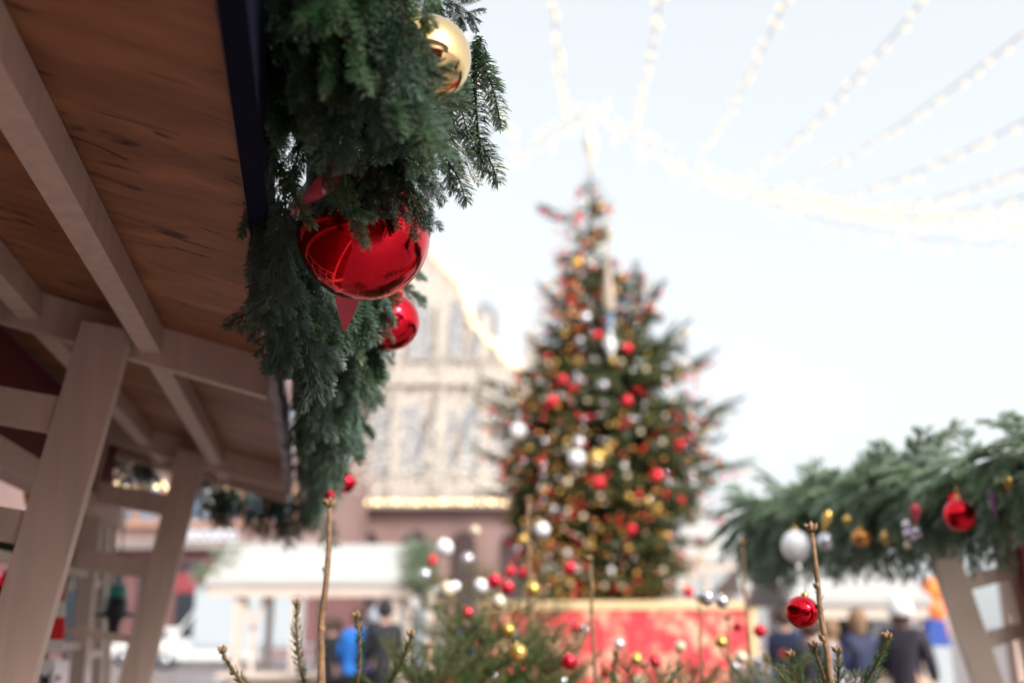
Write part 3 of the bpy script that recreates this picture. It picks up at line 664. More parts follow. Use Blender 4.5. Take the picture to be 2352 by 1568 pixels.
for i in range(nb):
    f = 1 - (rt.random() ** .62); z = TBZ + H * f; v = proj((TC, TY, z))[1]; l, r = prof(v)
    az = rt.uniform(0, 2 * math.pi); c_ = math.cos(az)
    rad = (r if c_ > 0 else l) * px * abs(c_) ** .7 + (l + r) / 2 * px * (1 - abs(c_) ** .7)
    # tiers: clumps in azimuth and height
    q = .5 + .5 * math.sin(az * 3 + f * 41) * math.sin(f * 57 + 2); rad *= rt.uniform(.74, .9) + .32 * max(0, q - .45)
    rad = max(rad, .12); rise = rt.uniform(-.05, .35)
    k = rt.uniform(0, .35); p0 = Vector((TC + (TTOP.x - TC) * f, TY, z - rise * rad * .6)) + Vector((c_, math.sin(az), 0)) * rad * k
    d = Vector((c_, math.sin(az), rise)); L = rad * (1 - k)
    lay.append((rt.randrange(4), invt @ frame(p0, d, (0, 0, 1), max(.18, min(L, 1.25)) if L < 1.25 else 1.25)))
    if L > 1.25:
        lay.append((rt.randrange(4), invt @ frame(p0 + d * (L - 1.2), d + Vector((0, 0, rt.uniform(-.2, .1))), (0, 0, 1), 1.2)))
    tips.append((p0 + d * L, az, f))
for (u, v, uc, vc) in ((1640, 815, 1500, 900), (1700, 925, 1520, 985), (1720, 1065, 1540, 1110), (1480, 615, 1440, 760), (1520, 655, 1440, 800), (1110, 965, 1240, 1020), (1118, 865, 1250, 940), (1580, 745, 1450, 850), (1235, 470, 1330, 520), (1405, 470, 1350, 510), (1560, 1160, 1450, 1180), (1690, 1170, 1560, 1200), (1660, 960, 1500, 1020), (1230, 665, 1330, 730), (1100, 915, 1240, 980), (1095, 1040, 1230, 1080), (1112, 1120, 1240, 1150), (1150, 1210, 1260, 1220), (1640, 1240, 1500, 1250), (1205, 790, 1320, 860)):
    A = TX(uc, vc); B_ = TX(u, v, TY + rt.uniform(-.8, .3)); L = (B_ - A).length
    for j in range(7): lay.append((j % 4, invt @ frame(A.lerp(B_, .11 * j), (B_ - A).normalized() + Vector((rt.uniform(-.3, .3), rt.uniform(-.4, .4), rt.uniform(-.35, .3))), (0, 0, 1), min(L * .45, .8))))
    tips += [(B_.lerp(A, q) - Vector((0, .3 * q, .05)), 0, 0) for q in (.06, .2, .34, .5)]
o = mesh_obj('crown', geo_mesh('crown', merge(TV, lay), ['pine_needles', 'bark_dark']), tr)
b = MB(); b.lathe([(.001, -.9), (.05, -.3), (.16, 0), (.05, .25), (.012, .9), (.001, 1.0)], 'cream_ball', 12, TTOP + Vector((0, 0, .45)))
b.lathe([(.001, -.25), (.25, 0), (.001, .25)], 'cream_ball', 8, TTOP + Vector((0, 0, .45)), sx=.5, sy=.3); tag(b.build('tree_topper', None, TTOP), 'slender pale gold spire on the very top of the tall christmas tree', 'tree topper')
# ornaments on it
kinds = [('red_ball_satin', 'red', 18), ('red_ball', 'dark red', 14), ('silver_ball', 'silver', 26), ('white_ball', 'white', 8), ('gold_satin', 'gold', 10), ('cream_ball', 'champagne', 16), ('copper_ball', 'copper', 14)]
protos = {}
man = tips[-80:]; front = [t for t in tips[:-80] if t[0].y < TY + .4]; rt.shuffle(front); front = man + front
zone = lambda v: 'near the pointed top' if v < 620 else 'on the upper branches' if v < 850 else 'on the middle branches' if v < 1100 else 'on the lowest branches'
bag = [k for k in kinds for _ in range(k[2])]
def tree_ball(p, kd, r, mesh_r=1.0):
    if kd[0] not in protos:
        b = MB(); b.ball((0, 0, 0), 1.0, kd[0], 20); b.lathe([(.2, .97), (.2, 1.15), (.01, 1.17)], 'cap_gold', 10); o = b.build('ball_ornament')
        protos[kd[0]] = o
    else: o = protos[kd[0]].copy(); C.objects.link(o)
    o.location = p; o.scale = (r, r, r); v = proj(p)[1]; side = 'left' if proj(p)[0] < 1350 else 'right'
    lab = f'small {kd[1]} ball {zone(v)} of the tall christmas tree, {side} side'
    return tag(o, lab, 'ornament', f'{kd[1]} balls {zone(v)} of the tall tree, {side} side')
placed = []
for (u, v, m_, r) in ((1190, 990, 3, .19), (1325, 1052, 3, .18), (1370, 1050, 4, .17), (1507, 1092, 0, .15), (1440, 920, 0, .13), (1292, 872, 0, .12), (1268, 920, 0, .13), (1385, 884, 2, .13), (1325, 605, 4, .15), (1330, 500, 0, .11), (1405, 830, 4, .12), (1375, 1108, 0, .15), (1330, 1015, 2, .13), (1450, 1215, 0, .12), (1640, 960, 2, .12), (1560, 1020, 0, .13), (1372, 770, 0, .12), (1345, 730, 2, .14), (1330, 830, 4, .1), (1440, 800, 0, .14), (1400, 790, 3, .16)):
    l, r_ = prof(v); a = (u - 1345) / (r_ if u > 1345 else l); dy = -math.sqrt(max(.05, 1 - min(1, a * a))) * (l + r_) / 2 * px
    placed.append((WY(u, v, TY + dy * 1.02), kinds[m_], r * .8))
for i in range(279):
    if i < len(front) and i < 215: p, az, f = front[i]; p = p + Vector((0, -.05, -.1))
    else:
        v = 470 + 900 * rt.random() ** .75; l, r_ = prof(v); a = rt.uniform(-.95, .95); u = 1345 + a * (r_ if a > 0 else l)
        p = WY(u, v, TY - math.sqrt(1 - a * a) * (l + r_) / 2 * px * rt.uniform(.93, 1.08))
    placed.append((p, rt.choice(bag), rt.uniform(.036, .07)))
for p, kd, r in placed: tree_ball(p, kd, r)
extra = MB(); cols = ['red_ball_satin', 'silver_ball', 'cream_ball', 'copper_ball', 'gold_satin', 'red_ball']
for i in range(640):
    v = 430 + 940 * rt.random() ** .8; l, r_ = prof(v); a = rt.uniform(-1, 1); u = 1345 + a * (r_ if a > 0 else l)
    p = WY(u, v, TY - math.sqrt(max(0, 1 - a * a)) * (l + r_) / 2 * px * rt.uniform(.75, 1.02)); extra.ball(p, rt.uniform(.025, .052), rt.choice(cols), 10)
tag(extra.build('tiny_ornaments', None, (TC, TY, TBZ)), 'countless tiny balls filling the branches of the tall christmas tree', 'ornaments', kind='stuff')
lt = MB()
for i in range(300):
    v = 700 + 680 * rt.random() ** .5; l, r_ = prof(v); a = rt.uniform(-.95, .98); u = 1345 + a * (r_ if a > 0 else l)
    p = WY(u, v, TY - math.sqrt(1 - a * a) * (l + r_) / 2 * px * rt.uniform(.7, 1.0)); lt.ball(p, .018, 'bulb_amber', 6)
tag(lt.build('fairy_lights', None, (TC, TY, TBZ)), 'tiny amber fairy lights glowing among the branches of the tall christmas tree', 'fairy lights', kind='stuff')
# long pendant decoration right of the top
A = WY(1398, 705, TY - 1.1); t = thing('pendant', 'long pendant decoration, beige above and slate blue below, right of the tree top', 'pendant', A)
b = MB(); b.lathe([(.01, 1.5), (.03, 1.35), (.05, .9), (.08, .6), (.12, .3), (.13, 0), (.1, -.12), (.01, -.14)], 'beige_coat', 14, A); b.build('upper_body', t)
b = MB(); b.lathe([(.01, -.1), (.1, -.13), (.11, -.5), (.08, -.9), (.05, -1.05), (.01, -1.06)], 'glass_blue', 14, A); b.build('lower_body', t)
A = WY(1403, 795, TY - 2.0); b = MB(); b.lathe([(.01, -.2), (.06, -.14), (.08, 0), (.05, .14), (.015, .3), (.01, .35)], 'white_ball', 16, A)
tag(b.build('drop_ornament', None, A), 'white drop-shaped ornament on the upper middle of the tall tree', 'ornament')

# planter
PY = 18.2; pl_ = WY(1110, 1380, PY); pr_ = WY(1735, 1380, PY); pz = pl_.z
t = thing('planter', 'large square red planter with cream speckled pattern under the tall christmas tree', 'planter', ((pl_.x + pr_.x) / 2, PY + 2, 0))
b = MB(); b.box(pl_.x, pr_.x, PY, PY + 4.2, 0, pz - .14, 'planter_red'); b.build('body', t)
b = MB(); b.box(pl_.x - .06, pr_.x + .06, PY - .06, PY + 4.26, pz - .138, pz, 'box_rim'); b.build('rim', t)
for xx in (pl_.x + .01, pr_.x - .13):
    b = MB(); b.box(xx, xx + .12, PY - .03, PY - .002, 0, pz - .142, 'box_rim'); b.build('batten', t)

# ================================================================== SMALL SPRUCES
SV = [bough(500 + i, L=.34, pairs=5, dens=760, ln=.016, wd=.0022, segs=1, phimax=3.1, droop=.25, side=.4, r0=.0038, lean=.75, sub=False) for i in range(4)]
SN = [bough(520 + i, L=.24, pairs=0, dens=900, ln=.0135, wd=.0015, segs=2, phimax=3.1, droop=.35, side=.4, r0=.0042, lean=.8, sub=False) for i in range(2)]
SF = [bough(540 + i, L=.5, pairs=5, dens=260, ln=.02, wd=.0042, segs=1, phimax=3.1, droop=.05, side=.42, r0=.005, lean=.7, sub=True) for i in range(3)]
def bud_cluster(b, p, s=1.0, n=5):
    for i in range(n):
        a = i * 2 * math.pi / n; d = Vector((math.cos(a) * .7, math.sin(a) * .7, .8)).normalized() if i else Vector((0, 0, 1))
        b.lathe([(.0005, -.002 * s), (.0045 * s, .004 * s), (.004 * s, .009 * s), (.0005, .015 * s)], 'bud', 8, p + d * .003 * s, axis=d)
def spruce(label, u, v, D, name='small_spruce', lead=.45, spread=.36, vs=SV, whorls=6, nper=7, step=.17, group=None, first=.34, r_l=.0048, seed=1, lean=(0, 0), mats=('spruce_needles', 'bark'), bare=True):
    rg = random.Random(seed); top = W(u, v, D); base = Vector((top.x + lean[0], top.y + lean[1], 0))
    t = thing(name, label, 'tree', base, group); it = Matrix.Translation(-base)
    pts = [base, base.lerp(top, .3), base.lerp(top, .6)]; n_ = 9
    for i in range(n_ + 1): 
        q = base.lerp(top, .6 + .4 * i / n_); pts.append(q + Vector((rg.uniform(-.0055, .0055), rg.uniform(-.005, .005), 0)) * (i < n_)) if i else None
    H_ = top.z; rad = [.02, .016, .011] + [r_l * (1.45 - .85 * i / n_) * (1.25 if i in (2, 4) else 1) for i in range(1, n_ + 1)]
    b = MB(); b.tube(pts, rad, 'bark', 8)
    zz = lead * .45 ; 
    for q in (.0, .33, .62): bud_cluster(b, top.lerp(base, q * lead / H_), 1.0 + .3 * (q == 0), 6 if q == 0 else 3)
    b.build('trunk', t)
    pl = []
    if True:   # sparse needles along the leader
        g_ = Geo(); lp = np.array([list(top.lerp(base, lead / H_ * (1 - j / 6)) - base) for j in range(7)])
        needles(g_, lp, (1, 0, 0), 260 if bare else 420, .017, .0017, 3.1, 2, .9, np.random.default_rng(seed)); lead_geo = g_.cat()
    for wv in range(whorls):
        z = top.z - first - wv * step; f = (wv + 1) / whorls; n_w = nper + wv // 2
        for k in range(n_w):
            a = 2 * math.pi * (k + rg.random() * .6) / n_w + wv; el = .75 - .5 * f + rg.uniform(-.1, .1)
            c0 = top.lerp(base, (top.z - z) / H_); d = Vector((math.cos(a), math.sin(a), el))
            L = spread * (.5 + .75 * f) * rg.uniform(.8, 1.15); pl.append((rg.randrange(len(vs)), it @ frame(c0, d, (0, 0, 1), L / (.34 if vs is SV else .5))))
    V, Q, K, A = merge(vs, pl); V2, Q2, K2, A2 = lead_geo
    o = mesh_obj('foliage', geo_mesh('foliage', (np.concatenate([V, V2]), np.concatenate([Q, Q2 + len(V)]), np.concatenate([K, K2]), np.concatenate([A, A2])), mats), t)
    return t, top, base
def shoot(t, base, a, bend, tip, r=.0042, dens=1250, seed=3, ln=.021, bud=True):   # upright side shoot of a near tree
    pa, pb, pc = W(*a), W(*bend), W(*tip); g_ = Geo(); P = []
    for i in range(9):
        q = i / 8; P.append(pa.lerp(pb, q).lerp(pb.lerp(pc, q), q))
    P = np.array([list(p - base) for p in P]); stem(g_, P, r, r * .7, 7); needles(g_, P, (0, -1, .2), dens, ln, .0023, 3.1, 2, .85, np.random.default_rng(seed))
    o = mesh_obj('shoot', geo_mesh('shoot', g_.cat(), ['spruce_needles', 'bark']), t)
    if bud:
        b = MB(); bud_cluster(b, pc, 1.0, 5); b.build('bud', t)
t, tp, bs = spruce('small spruce at lower left whose bare brown leader shoot rises highest, in near focus', 757, 1165, 2.15, first=.52, lead=.42, spread=.26, whorls=5, seed=21, r_l=.0078)
for i, (a, bd, tip) in enumerate((((765, 1640, 2.15), (670, 1600, 2.1), (682, 1392, 2.08)), ((765, 1640, 2.15), (850, 1600, 2.1), (820, 1420, 2.1)), ((765, 1660, 2.15), (900, 1620, 2.05), (945, 1462, 2.02)), ((765, 1680, 2.15), (580, 1640, 2.0), (512, 1500, 1.98)), ((762, 1640, 2.15), (762, 1500, 2.0), (768, 1500, 1.98)))):
    if i < 4: shoot(t, bs, a, bd, tip, seed=i)
t, tp, bs = spruce('small spruce at lower right, a sharp red ball hanging on its tall budded leader', 1865, 1222, 2.0, first=.36, lead=.34, spread=.24, whorls=5, seed=22, r_l=.0072, lean=(.05, 0))
for i, (a, bd, tip) in enumerate((((1905, 1640, 2.0), (1975, 1620, 1.95), (2040, 1468, 1.9)), ((1900, 1640, 2.0), (1840, 1610, 2.0), (1818, 1510, 1.98)), ((1905, 1600, 2.0), (1890, 1540, 1.97), (1870, 1490, 1.96)), ((1905, 1640, 2.0), (1935, 1580, 1.97), (1925, 1500, 1.97)))):
    shoot(t, bs, a, bd, tip, seed=10 + i, dens=1500)
t, tp, bs = spruce('small spruce in the middle foreground, thin bare leader crossing the red planter', 1355, 1290, 3.0, first=.62, lead=.6, spread=.3, whorls=5, seed=23, r_l=.006, lean=(.06, 0))
shoot(t, bs, (1400, 1640, 2.6), (1405, 1600, 2.6), (1415, 1503, 2.6), seed=31, dens=1500)
spec = [ # label, u, v, D, whorls, spread
    ('blurred small spruce with its leader standing left of the tall tree', 1215, 1150, 4.3, .62, .42, 0),
    ('full green small spruce left of the planter with low spreading branches', 1120, 1400, 3.5, .12, .44, 1),
    ('small spruce in front of the planter, left of centre', 1260, 1450, 3.5, .14, .40, 1),
    ('blurred small spruce before the planter with its brown leader right of centre', 1605, 1380, 3.4, .40, .34, 0),
    ('blurred small spruce before the right end of the planter', 1705, 1250, 3.9, .55, .36, 0),
    ('small spruce at the planter foot with yellow ball near its top', 1672, 1425, 3.4, .30, .36, 0),
    ('low small spruce between planter and right foreground spruce', 1760, 1520, 3.0, .12, .34, 1),
    ('blurred small spruce directly left of the planter', 1040, 1350, 5.2, .3, .4, 0),
    ('paler small spruce behind the others, beside the white roofed stall', 1005, 1245, 8.2, .3, .42, 0),
    ('hazy small spruce behind the first row, left below the tall tree', 1110, 1235, 9.0, .3, .5, 0),
    ('hazy small spruce under the left branches of the tall tree', 1245, 1245, 9.6, .3, .5, 0),
    ('small spruce low in the frame before the planter centre', 1480, 1535, 2.9, .1, .34, 1),
    ('small spruce far in front of the planter at the bottom edge, right of centre', 1560, 1500, 3.2, .16, .34, 1),
    ('small spruce low between the far stall and the planter', 985, 1490, 3.0, .12, .36, 1),
]
for i, (lb, u, v, D, ld, sp, full) in enumerate(spec):
    far = D > 4
    spruce(lb, u, v, D, lead=ld, first=ld * .9 + (.02 if full else .1), spread=sp, whorls=(9 if full else 7) if not far else 7, vs=SF if far else SV, step=(.10 if full else .14) if not far else .2, nper=9 if full else 6, seed=60 + i, r_l=.006 if not far else .012)
ornament(W(1843, 1405, 2.0), .0325, 'red_ball', 'small shiny red ball hanging on the budded leader shoot at lower right, in near focus', n=56, tilt=(.22, 0, 1), wire=.012)
# ornaments on the small spruces  (pixel, radius px, material)
def z2(a): return [((1040 + x / 3.4306) * .91875, (1250 + y / 3.4306) * .91875, r * .268, m_) for x, y, r, m_ in a]
def z3(a): return [((1560 + x / 3.4306) * .91875, (1250 + y / 3.4306) * .91875, r * .268, m_) for x, y, r, m_ in a]
OL = z2([(1083, 252, 65, 'w'), (920, 335, 42, 'g'), (505, 260, 40, 'c'), (810, 612, 50, 'r'), (935, 615, 50, 'r'), (675, 690, 65, 'r'), (783, 745, 60, 'r'), (557, 735, 65, 'w'), (265, 765, 72, 'c'), (1320, 575, 52, 'r'), (1000, 762, 66, 'g'), (710, 870, 64, 'c'), (440, 965, 60, 'r'), (790, 1115, 62, 'g'), (860, 1150, 33, 's'), (875, 1305, 78, 'g'), (1370, 1095, 50, 'r'), (1440, 1105, 45, 's'), (1315, 1380, 70, 'r'), (910, 1450, 45, 'r'), (285, 1560, 50, 'r'), (100, 1545, 50, 's'), (1255, 1550, 55, 's'), (665, 1505, 40, 's'), (75, 635, 48, 's'), (140, 515, 42, 'r'), (245, 405, 75, 'w'), (515, 1250, 38, 'r'), (705, 1350, 35, 'r'), (445, 500, 48, 's')])
OL += z3([(550, 790, 48, 'r'), (710, 835, 70, 's'), (840, 865, 62, 's'), (1165, 1120, 55, 'r'), (970, 1085, 45, 'r'), (835, 1215, 60, 'g'), (485, 1250, 50, 'c'), (1005, 1345, 60, 'c'), (950, 1430, 52, 's'), (1155, 1385, 50, 's'), (1370, 1320, 42, 'r'), (590, 1460, 45, 'r'), (415, 1495, 30, 'w'), (740, 1545, 42, 'g'), (1160, 1555, 50, 's'), (130, 1560, 60, 'c'), (1145, 660, 48, 'c')])
rx = random.Random(77)
for i in range(60):
    q = (rx.uniform(1120, 1730), rx.uniform(1475, 1562), rx.uniform(11, 16), 'rrgrcrs'[i % 7])
    if len(OL) < 60 and all((q[0] - a[0]) ** 2 + (q[1] - a[1]) ** 2 > 42 ** 2 for a in OL): OL.append(q)
MN = {'r': ('red_ball_satin', 'red'), 'w': ('white_ball', 'white'), 'g': ('gold_satin', 'gold'), 'c': ('cream_ball', 'cream'), 's': ('silver_ball', 'silver')}
ORD = ['leftmost', 'second from the left', 'third from the left', 'fourth from the left', 'fifth from the left', 'sixth from the left', 'seventh from the left', 'eighth from the left', 'ninth from the left', 'tenth from the left', 'eleventh from the left']
NUM = ['', 'single', 'two', 'three', 'four', 'five', 'six', 'seven', 'eight', 'nine', 'ten', 'eleven']
def bzone(u, v):
    a = 'at the bottom edge' if v > 1500 else 'at planter height' if v > 1372 else 'above planter height'
    s_ = 'left of the planter' if u < 1130 else 'before the planter' if v > 1372 else 'before the tall tree'
    if u > 1750: s_ = 'right of the planter'
    return f'{a}, {s_}'
grp = {}
for o_ in OL: grp.setdefault((o_[3], bzone(o_[0], o_[1])), []).append(o_)
for (m_, zn), L_ in grp.items():
    L_.sort()
    for i, (u, v, r, _) in enumerate(L_):
        cn = MN[m_][1]; big = 3.0 + (hash((round(u), 1)) % 7) * .0
        lab = f'the only {cn} ball {zn}, on a small spruce' if len(L_) == 1 else f'{ORD[i]} of the {NUM[len(L_)]} {cn} balls {zn}'
        Rr = .026 if v > 1372 else .033 if r > 15 else .04
        if (u, v) != (0, 0) and r > 12 and v < 1290: Rr = .05
        ornament(W(u, v, .94 * F * Rr / r), .94 * Rr, MN[m_][0], lab, group='balls on the small spruces', n=24, loop=False, tilt=(random.uniform(-.3, .3), 0, 1), sq=random.choice((1, 1, 1, .9)))
o_ = W(1028, 1352, 3.9); b = MB(); b.lathe([(.001, -.055), (.024, -.045), (.028, 0), (.018, .045), (.001, .055)], 'white_ball', 16, o_, axis=(1, 0, .35)); tag(b.build('drop_ornament', None, o_), 'white elongated ornament on the branches left of the red ball cluster', 'ornament')

# ================================================================== RIGHT STALL
A0 = W(2352, 1132, 3.4); A1 = W(1735, 1238, 6.0)     # garland line
rs = thing('market_stall', 'stall at the right edge with slanted ladder frame and red boards', 'market stall', (A0.x + .6, A0.y + .6, 0))
dR = (A1 - A0); dR.z = 0; dR.normalize(); nR = Vector((dR.y, -dR.x, 0))      # away from the aisle: +x
if nR.x < 0: nR = -nR
RZ = A0.z
def Q(n, s, z): return Vector((A0.x, A0.y, 0)) + nR * n + dR * s + Vector((0, 0, z))
def TQ(q): return Q(*q)
b = MB(); b.hexa([Q(-.02, -1.5, RZ), Q(-.02, 3.0, RZ), Q(1.9, 3.0, RZ + .45), Q(1.9, -1.5, RZ + .45), Q(-.02, -1.5, RZ + .03), Q(-.02, 3.0, RZ + .03), Q(1.9, 3.0, RZ + .48), Q(1.9, -1.5, RZ + .48)], 'white_roof'); b.build('roof', rs)
pa, pb, pc, pd_ = W(2135, 1180, 4.1), W(2292, 1640, 3.9), W(2300, 1180, 4.15), W(2404, 1640, 3.95)
b = MB(); b.bar(pb, pa, .105, .06, 'paint_light', side=RT); b.build('post', rs)
b = MB(); b.bar(pd_, pc, .075, .06, 'paint_light', side=RT); b.build('post', rs)
for q in (.33, .62, .9):
    b = MB(); b.bar(pa.lerp(pb, q + .03) + RT * .04, pc.lerp(pd_, q - .03) - RT * .03, .055, .04, 'paint_light', side=(0, 0, 1)); b.build('rung', rs)
b = MB(); b.box(.36, 1.8, .62, .66, 0, RZ + .1, 'red_board', TQ); b.build('wall', rs)
b = MB(); b.box(1.6, 1.7, 2.75, 2.85, 0, RZ + .38, 'paint_beige', TQ); b.build('rear_post', rs)
g3 = thing('fir_garland', 'bushy pale green fir garland over the eave of the right stall, hung with ornaments', 'garland', Q(0, 1.2, RZ))
inv3 = Matrix.Translation(-g3.location); pl = []; r3 = random.Random(9)
b = MB(); b.tube([Q(.08, s_, RZ + .03) for s_ in np.linspace(-1.2, 2.7, 10)], .13, 'dark_core', 10); b.build('garland_core', g3)  # dark core added inside, wide enough to deepen the dark underside
RW = [bough(700 + i, L=.30, pairs=4, dens=1100, ln=.022, wd=.0036, segs=1, phimax=2.0, droop=-.35, side=.5) for i in range(3)]
g3m = [geo_mesh('pale_bough', x, ['pale_needles', 'bark']) for x in RW]
for i in range(420):
    s_ = r3.uniform(-1.1, 2.75); ph = r3.uniform(-1.3, 2.0)      # 0: toward aisle, +: up
    o = -nR * math.cos(ph) + Vector((0, 0, 1)) * math.sin(ph)
    d = o * .8 + Vector((0, 0, -.55)) + dR * r3.uniform(-.7, .4) + Vector((0, 0, r3.uniform(-.3, .1)))
    sc_ = r3.uniform(.65, 1.0) * (.82 + .1 * s_); root = Q(.06, s_, RZ + .06 + (.03 * s_)) + o * .11; mt = inv3 @ frame(root, d, o + Vector((0, -.2, .3)), sc_)
    if i < 95: mesh_obj('branch', g3m[i % 3], g3, mt)
    else: pl.append((i % 3, mt))
o = mesh_obj('small_branches', geo_mesh('small_branches', merge(RW, pl), ['pale_needles', 'bark']), g3); o['kind'] = 'stuff'
def orn2(u, v, D, r, m_, lab, **k): return ornament(W(u, v, D + .1), r * (D + .1) / D, m_, lab, **k)
orn2(1828, 1254, 4.3, .062, 'white_ball', 'large white ball hanging from the right garland, beside the budded leader shoot', sq=1.1)
orn2(1897, 1243, 4.2, .036, 'silver_ball', 'small pinkish silver ball right of the large white ball, under the right garland')
orn2(1946, 1193, 4.0, .018, 'gold_satin', 'tiny bright gold ball on the face of the right garland')
orn2(2037, 1234, 3.9, .024, 'gold_satin', 'small gold drop hanging between gold ring and glass cluster on the right garland', sq=1.3)
orn2(2206, 1182, 3.35, .055, 'red_ball', 'large dark shiny red ball hanging under the right garland', n=48)
orn2(2200, 1150, 3.45, .035, 'red_ball', 'smaller red ball touching the top of the large red ball under the right garland', n=40)
for (u, v, r, m_, lab) in ((2085, 1205, .02, 'silver_ball', 'upper left glass bead of the cluster on the right garland'), (2106, 1222, .022, 'glass_ball', 'right glass bead of the cluster on the right garland'), (2092, 1226, .027, 'glass_ball', 'biggest glass bead in the middle of the cluster on the right garland'), (2084, 1252, .013, 'cream_ball', 'tiny pearl bead hanging lowest from the glass cluster'), (2300, 1240, .02, 'copper_ball', 'small copper ball low at the right edge garland')):
    orn2(u, v, 3.6, r, m_, lab, wire=.02)
def drop(u0, v0, u1, v1, D, r, m_, lab, nm='icicle_ornament'):
    a, c = W(u0, v0, D), W(u1, v1, D); L = (a - c).length; b = MB(); ax = (a - c).normalized()
    b.lathe([(.0005, 0), (r * .35, L * .25), (r, L * .68), (r * .7, L * .9), (.001, L)], m_, 14, c, axis=ax); tag(b.build(nm, None, c), lab, 'ornament')
drop(1905, 1172, 1888, 1225, 4.0, .018, 'gold_satin', 'pale gold icicle above the pinkish silver ball on the right garland')
drop(2312, 1090, 2325, 1158, 3.3, .018, 'gold_satin', 'long golden icicle at the right end of the right garland')
drop(2102, 1155, 2104, 1205, 3.55, .019, 'ribbon', 'dusky pink drop above the glass bead cluster')
drop(2275, 1128, 2292, 1200, 3.2, .008, 'purple', 'thin glittering purple stick right of the large red ball', 'stick_ornament')
orn2(1978, 1234, 3.92, .036, 'copper_ball', 'shiny amber ball under the right garland, between gold icicle and gold drop')

# ================================================================== FAR STALLS
def far_stall(label, x0, x1, y0, depth, ez, rz, posts=(), counter=.84, ridge_in=(0.0, 0.0), name='market_stall', wall=None):
    t = thing(name, label, 'market stall', ((x0 + x1) / 2, y0 + depth / 2, 0)); ym = y0 + depth / 2
    b = MB(); th = Vector((0, 0, -.09))
    b.prism([Vector((x0, y0, ez)), Vector((x1, y0, ez)), Vector((x1 - ridge_in[1], ym, rz)), Vector((x0 + ridge_in[0], ym, rz))], th, 'white_roof')
    b.prism([Vector((x0 + ridge_in[0], ym + .002, rz)), Vector((x1 - ridge_in[1], ym + .002, rz)), Vector((x1, y0 + depth, ez)), Vector((x0, y0 + depth, ez))], th, 'white_roof'); b.build('roof', t)
    b = MB(); b.box(x0 + .05, x1 - .05, y0 + .04, y0 + .1, ez - .26, ez - .095, 'paint_cream'); b.build('eave_beam', t)
    for xx in posts:
        b = MB(); b.box(xx, xx + .13, y0 + .12, y0 + .25, 0, ez - .1, 'paint_cream'); b.build('post', t)
        b = MB(); b.box(xx, xx + .11, y0 + depth - .25, y0 + depth - .14, 0, ez - .1, 'paint_cream'); b.build('post', t)
    b = MB(); b.box(x0 + .3, x1 - .1, y0 + .02, y0 + .45, counter - .08, counter, 'paint_cream'); b.build('counter', t)
    b = MB(); b.box(x0 + .35, x1 - .15, y0 + .28, y0 + .32, 0, counter - .082, wall or 'paint_cream'); b.build('front_board', t)
    return t
E0 = WY(470, 1335, 16.7); E1 = WY(940, 1328, 16.7); Rg = WY(750, 1249, 18.0)
t = far_stall('open white-roofed stall at lower left, shoppers in blue and black behind its counter', E0.x, E1.x, 16.7, 2.6, (E0.z + E1.z) / 2, Rg.z, posts=(E0.x + .48, E0.x + 1.42, E1.x - .29))
zc = E0.z
xx = E0.x + .78; b = MB(); b.bar(Vector((xx, 16.95, .845)), Vector((xx, 16.95, 1.5)), .08, .06, 'paint_cream', side=RT); b.build('brace', t)
for xx, dx in ((E0.x + .78, -.22), (E0.x + .78, .22)):      # forked braces beside the left post
    b = MB(); b.bar(Vector((xx, 16.96, 1.5)), Vector((xx + dx, 16.96, zc - .12)), .08, .06, 'paint_cream', side=RT); b.build('brace', t)
b = MB(); b.box(E1.x + .28, E1.x + .42, 16.9, 17.05, 0, zc, 'paint_cream'); tag(b.build('wooden_post', None, (E1.x + .3, 17, 0)), 'single beige upright post right of the white-roofed stall', 'post')
def far_garland(lab, a, c, n, seed, mats=('pale_needles', 'bark'), drp=.35, sc_=2.2):
    r = random.Random(seed); a = Vector(a); c = Vector(c); t = thing('fir_garland', lab, 'garland', a); it = Matrix.Translation(-a); pl = []
    for i in range(n):
        p = a.lerp(c, r.random()); d = Vector((r.uniform(-1, 1), r.uniform(-.8, .4), r.uniform(-.9, .5)))
        pl.append((r.randrange(3), it @ frame(p, d, (0, -.5, 1), sc_ * r.uniform(.7, 1.1))))
    mesh_obj('foliage', geo_mesh('foliage', merge(RWL, pl), mats), t); return t
RWL = [bough(750 + i, L=.28, pairs=4, dens=150, ln=.03, wd=.008, segs=1, phimax=2.2, droop=-.3, side=.5) for i in range(3)]
far_garland('pale green garland on the left gable of the white-roofed stall', WY(470, 1330, 16.9), WY(545, 1258, 18), 80, 1, sc_=1.3)
far_garland('green garland with balls on the right gable of the white-roofed stall', WY(965, 1335, 16.6), WY(965, 1258, 18), 130, 2, sc_=1.5)
# right distance
E0 = WY(1925, 1372, 13); E1 = WY(2142, 1372, 13); Rg = WY(2000, 1288, 14.2)
far_stall('white-roofed stall behind the right foreground spruce, orange goods inside', E0.x - .6, E1.x, 13, 2.6, E0.z, Rg.z, posts=(E0.x - .3, E1.x - .16), counter=1.15)
for (u0, u1, v0, v1, Y, lb) in ((1560, 1700, 1285, 1200, 24, 'white tent roof far right of the tall tree'), (1700, 1900, 1345, 1300, 21, 'low white-roofed stall in the distance below the right garland'), (1545, 1640, 1262, 1225, 30, 'small distant white-roofed stall right behind the tall tree')):
    a = WY(u0, v0, Y); c = WY(u1, v0, Y); r_ = WY(u0, v1, Y + 1.5); far_stall(lb, a.x, c.x, Y, 3, a.z, r_.z, posts=(a.x + .2, c.x - .3), ridge_in=(.3, .3), counter=1.0, wall='stone_brown')
p = WY(2145, 1400, 13.4); b = MB()
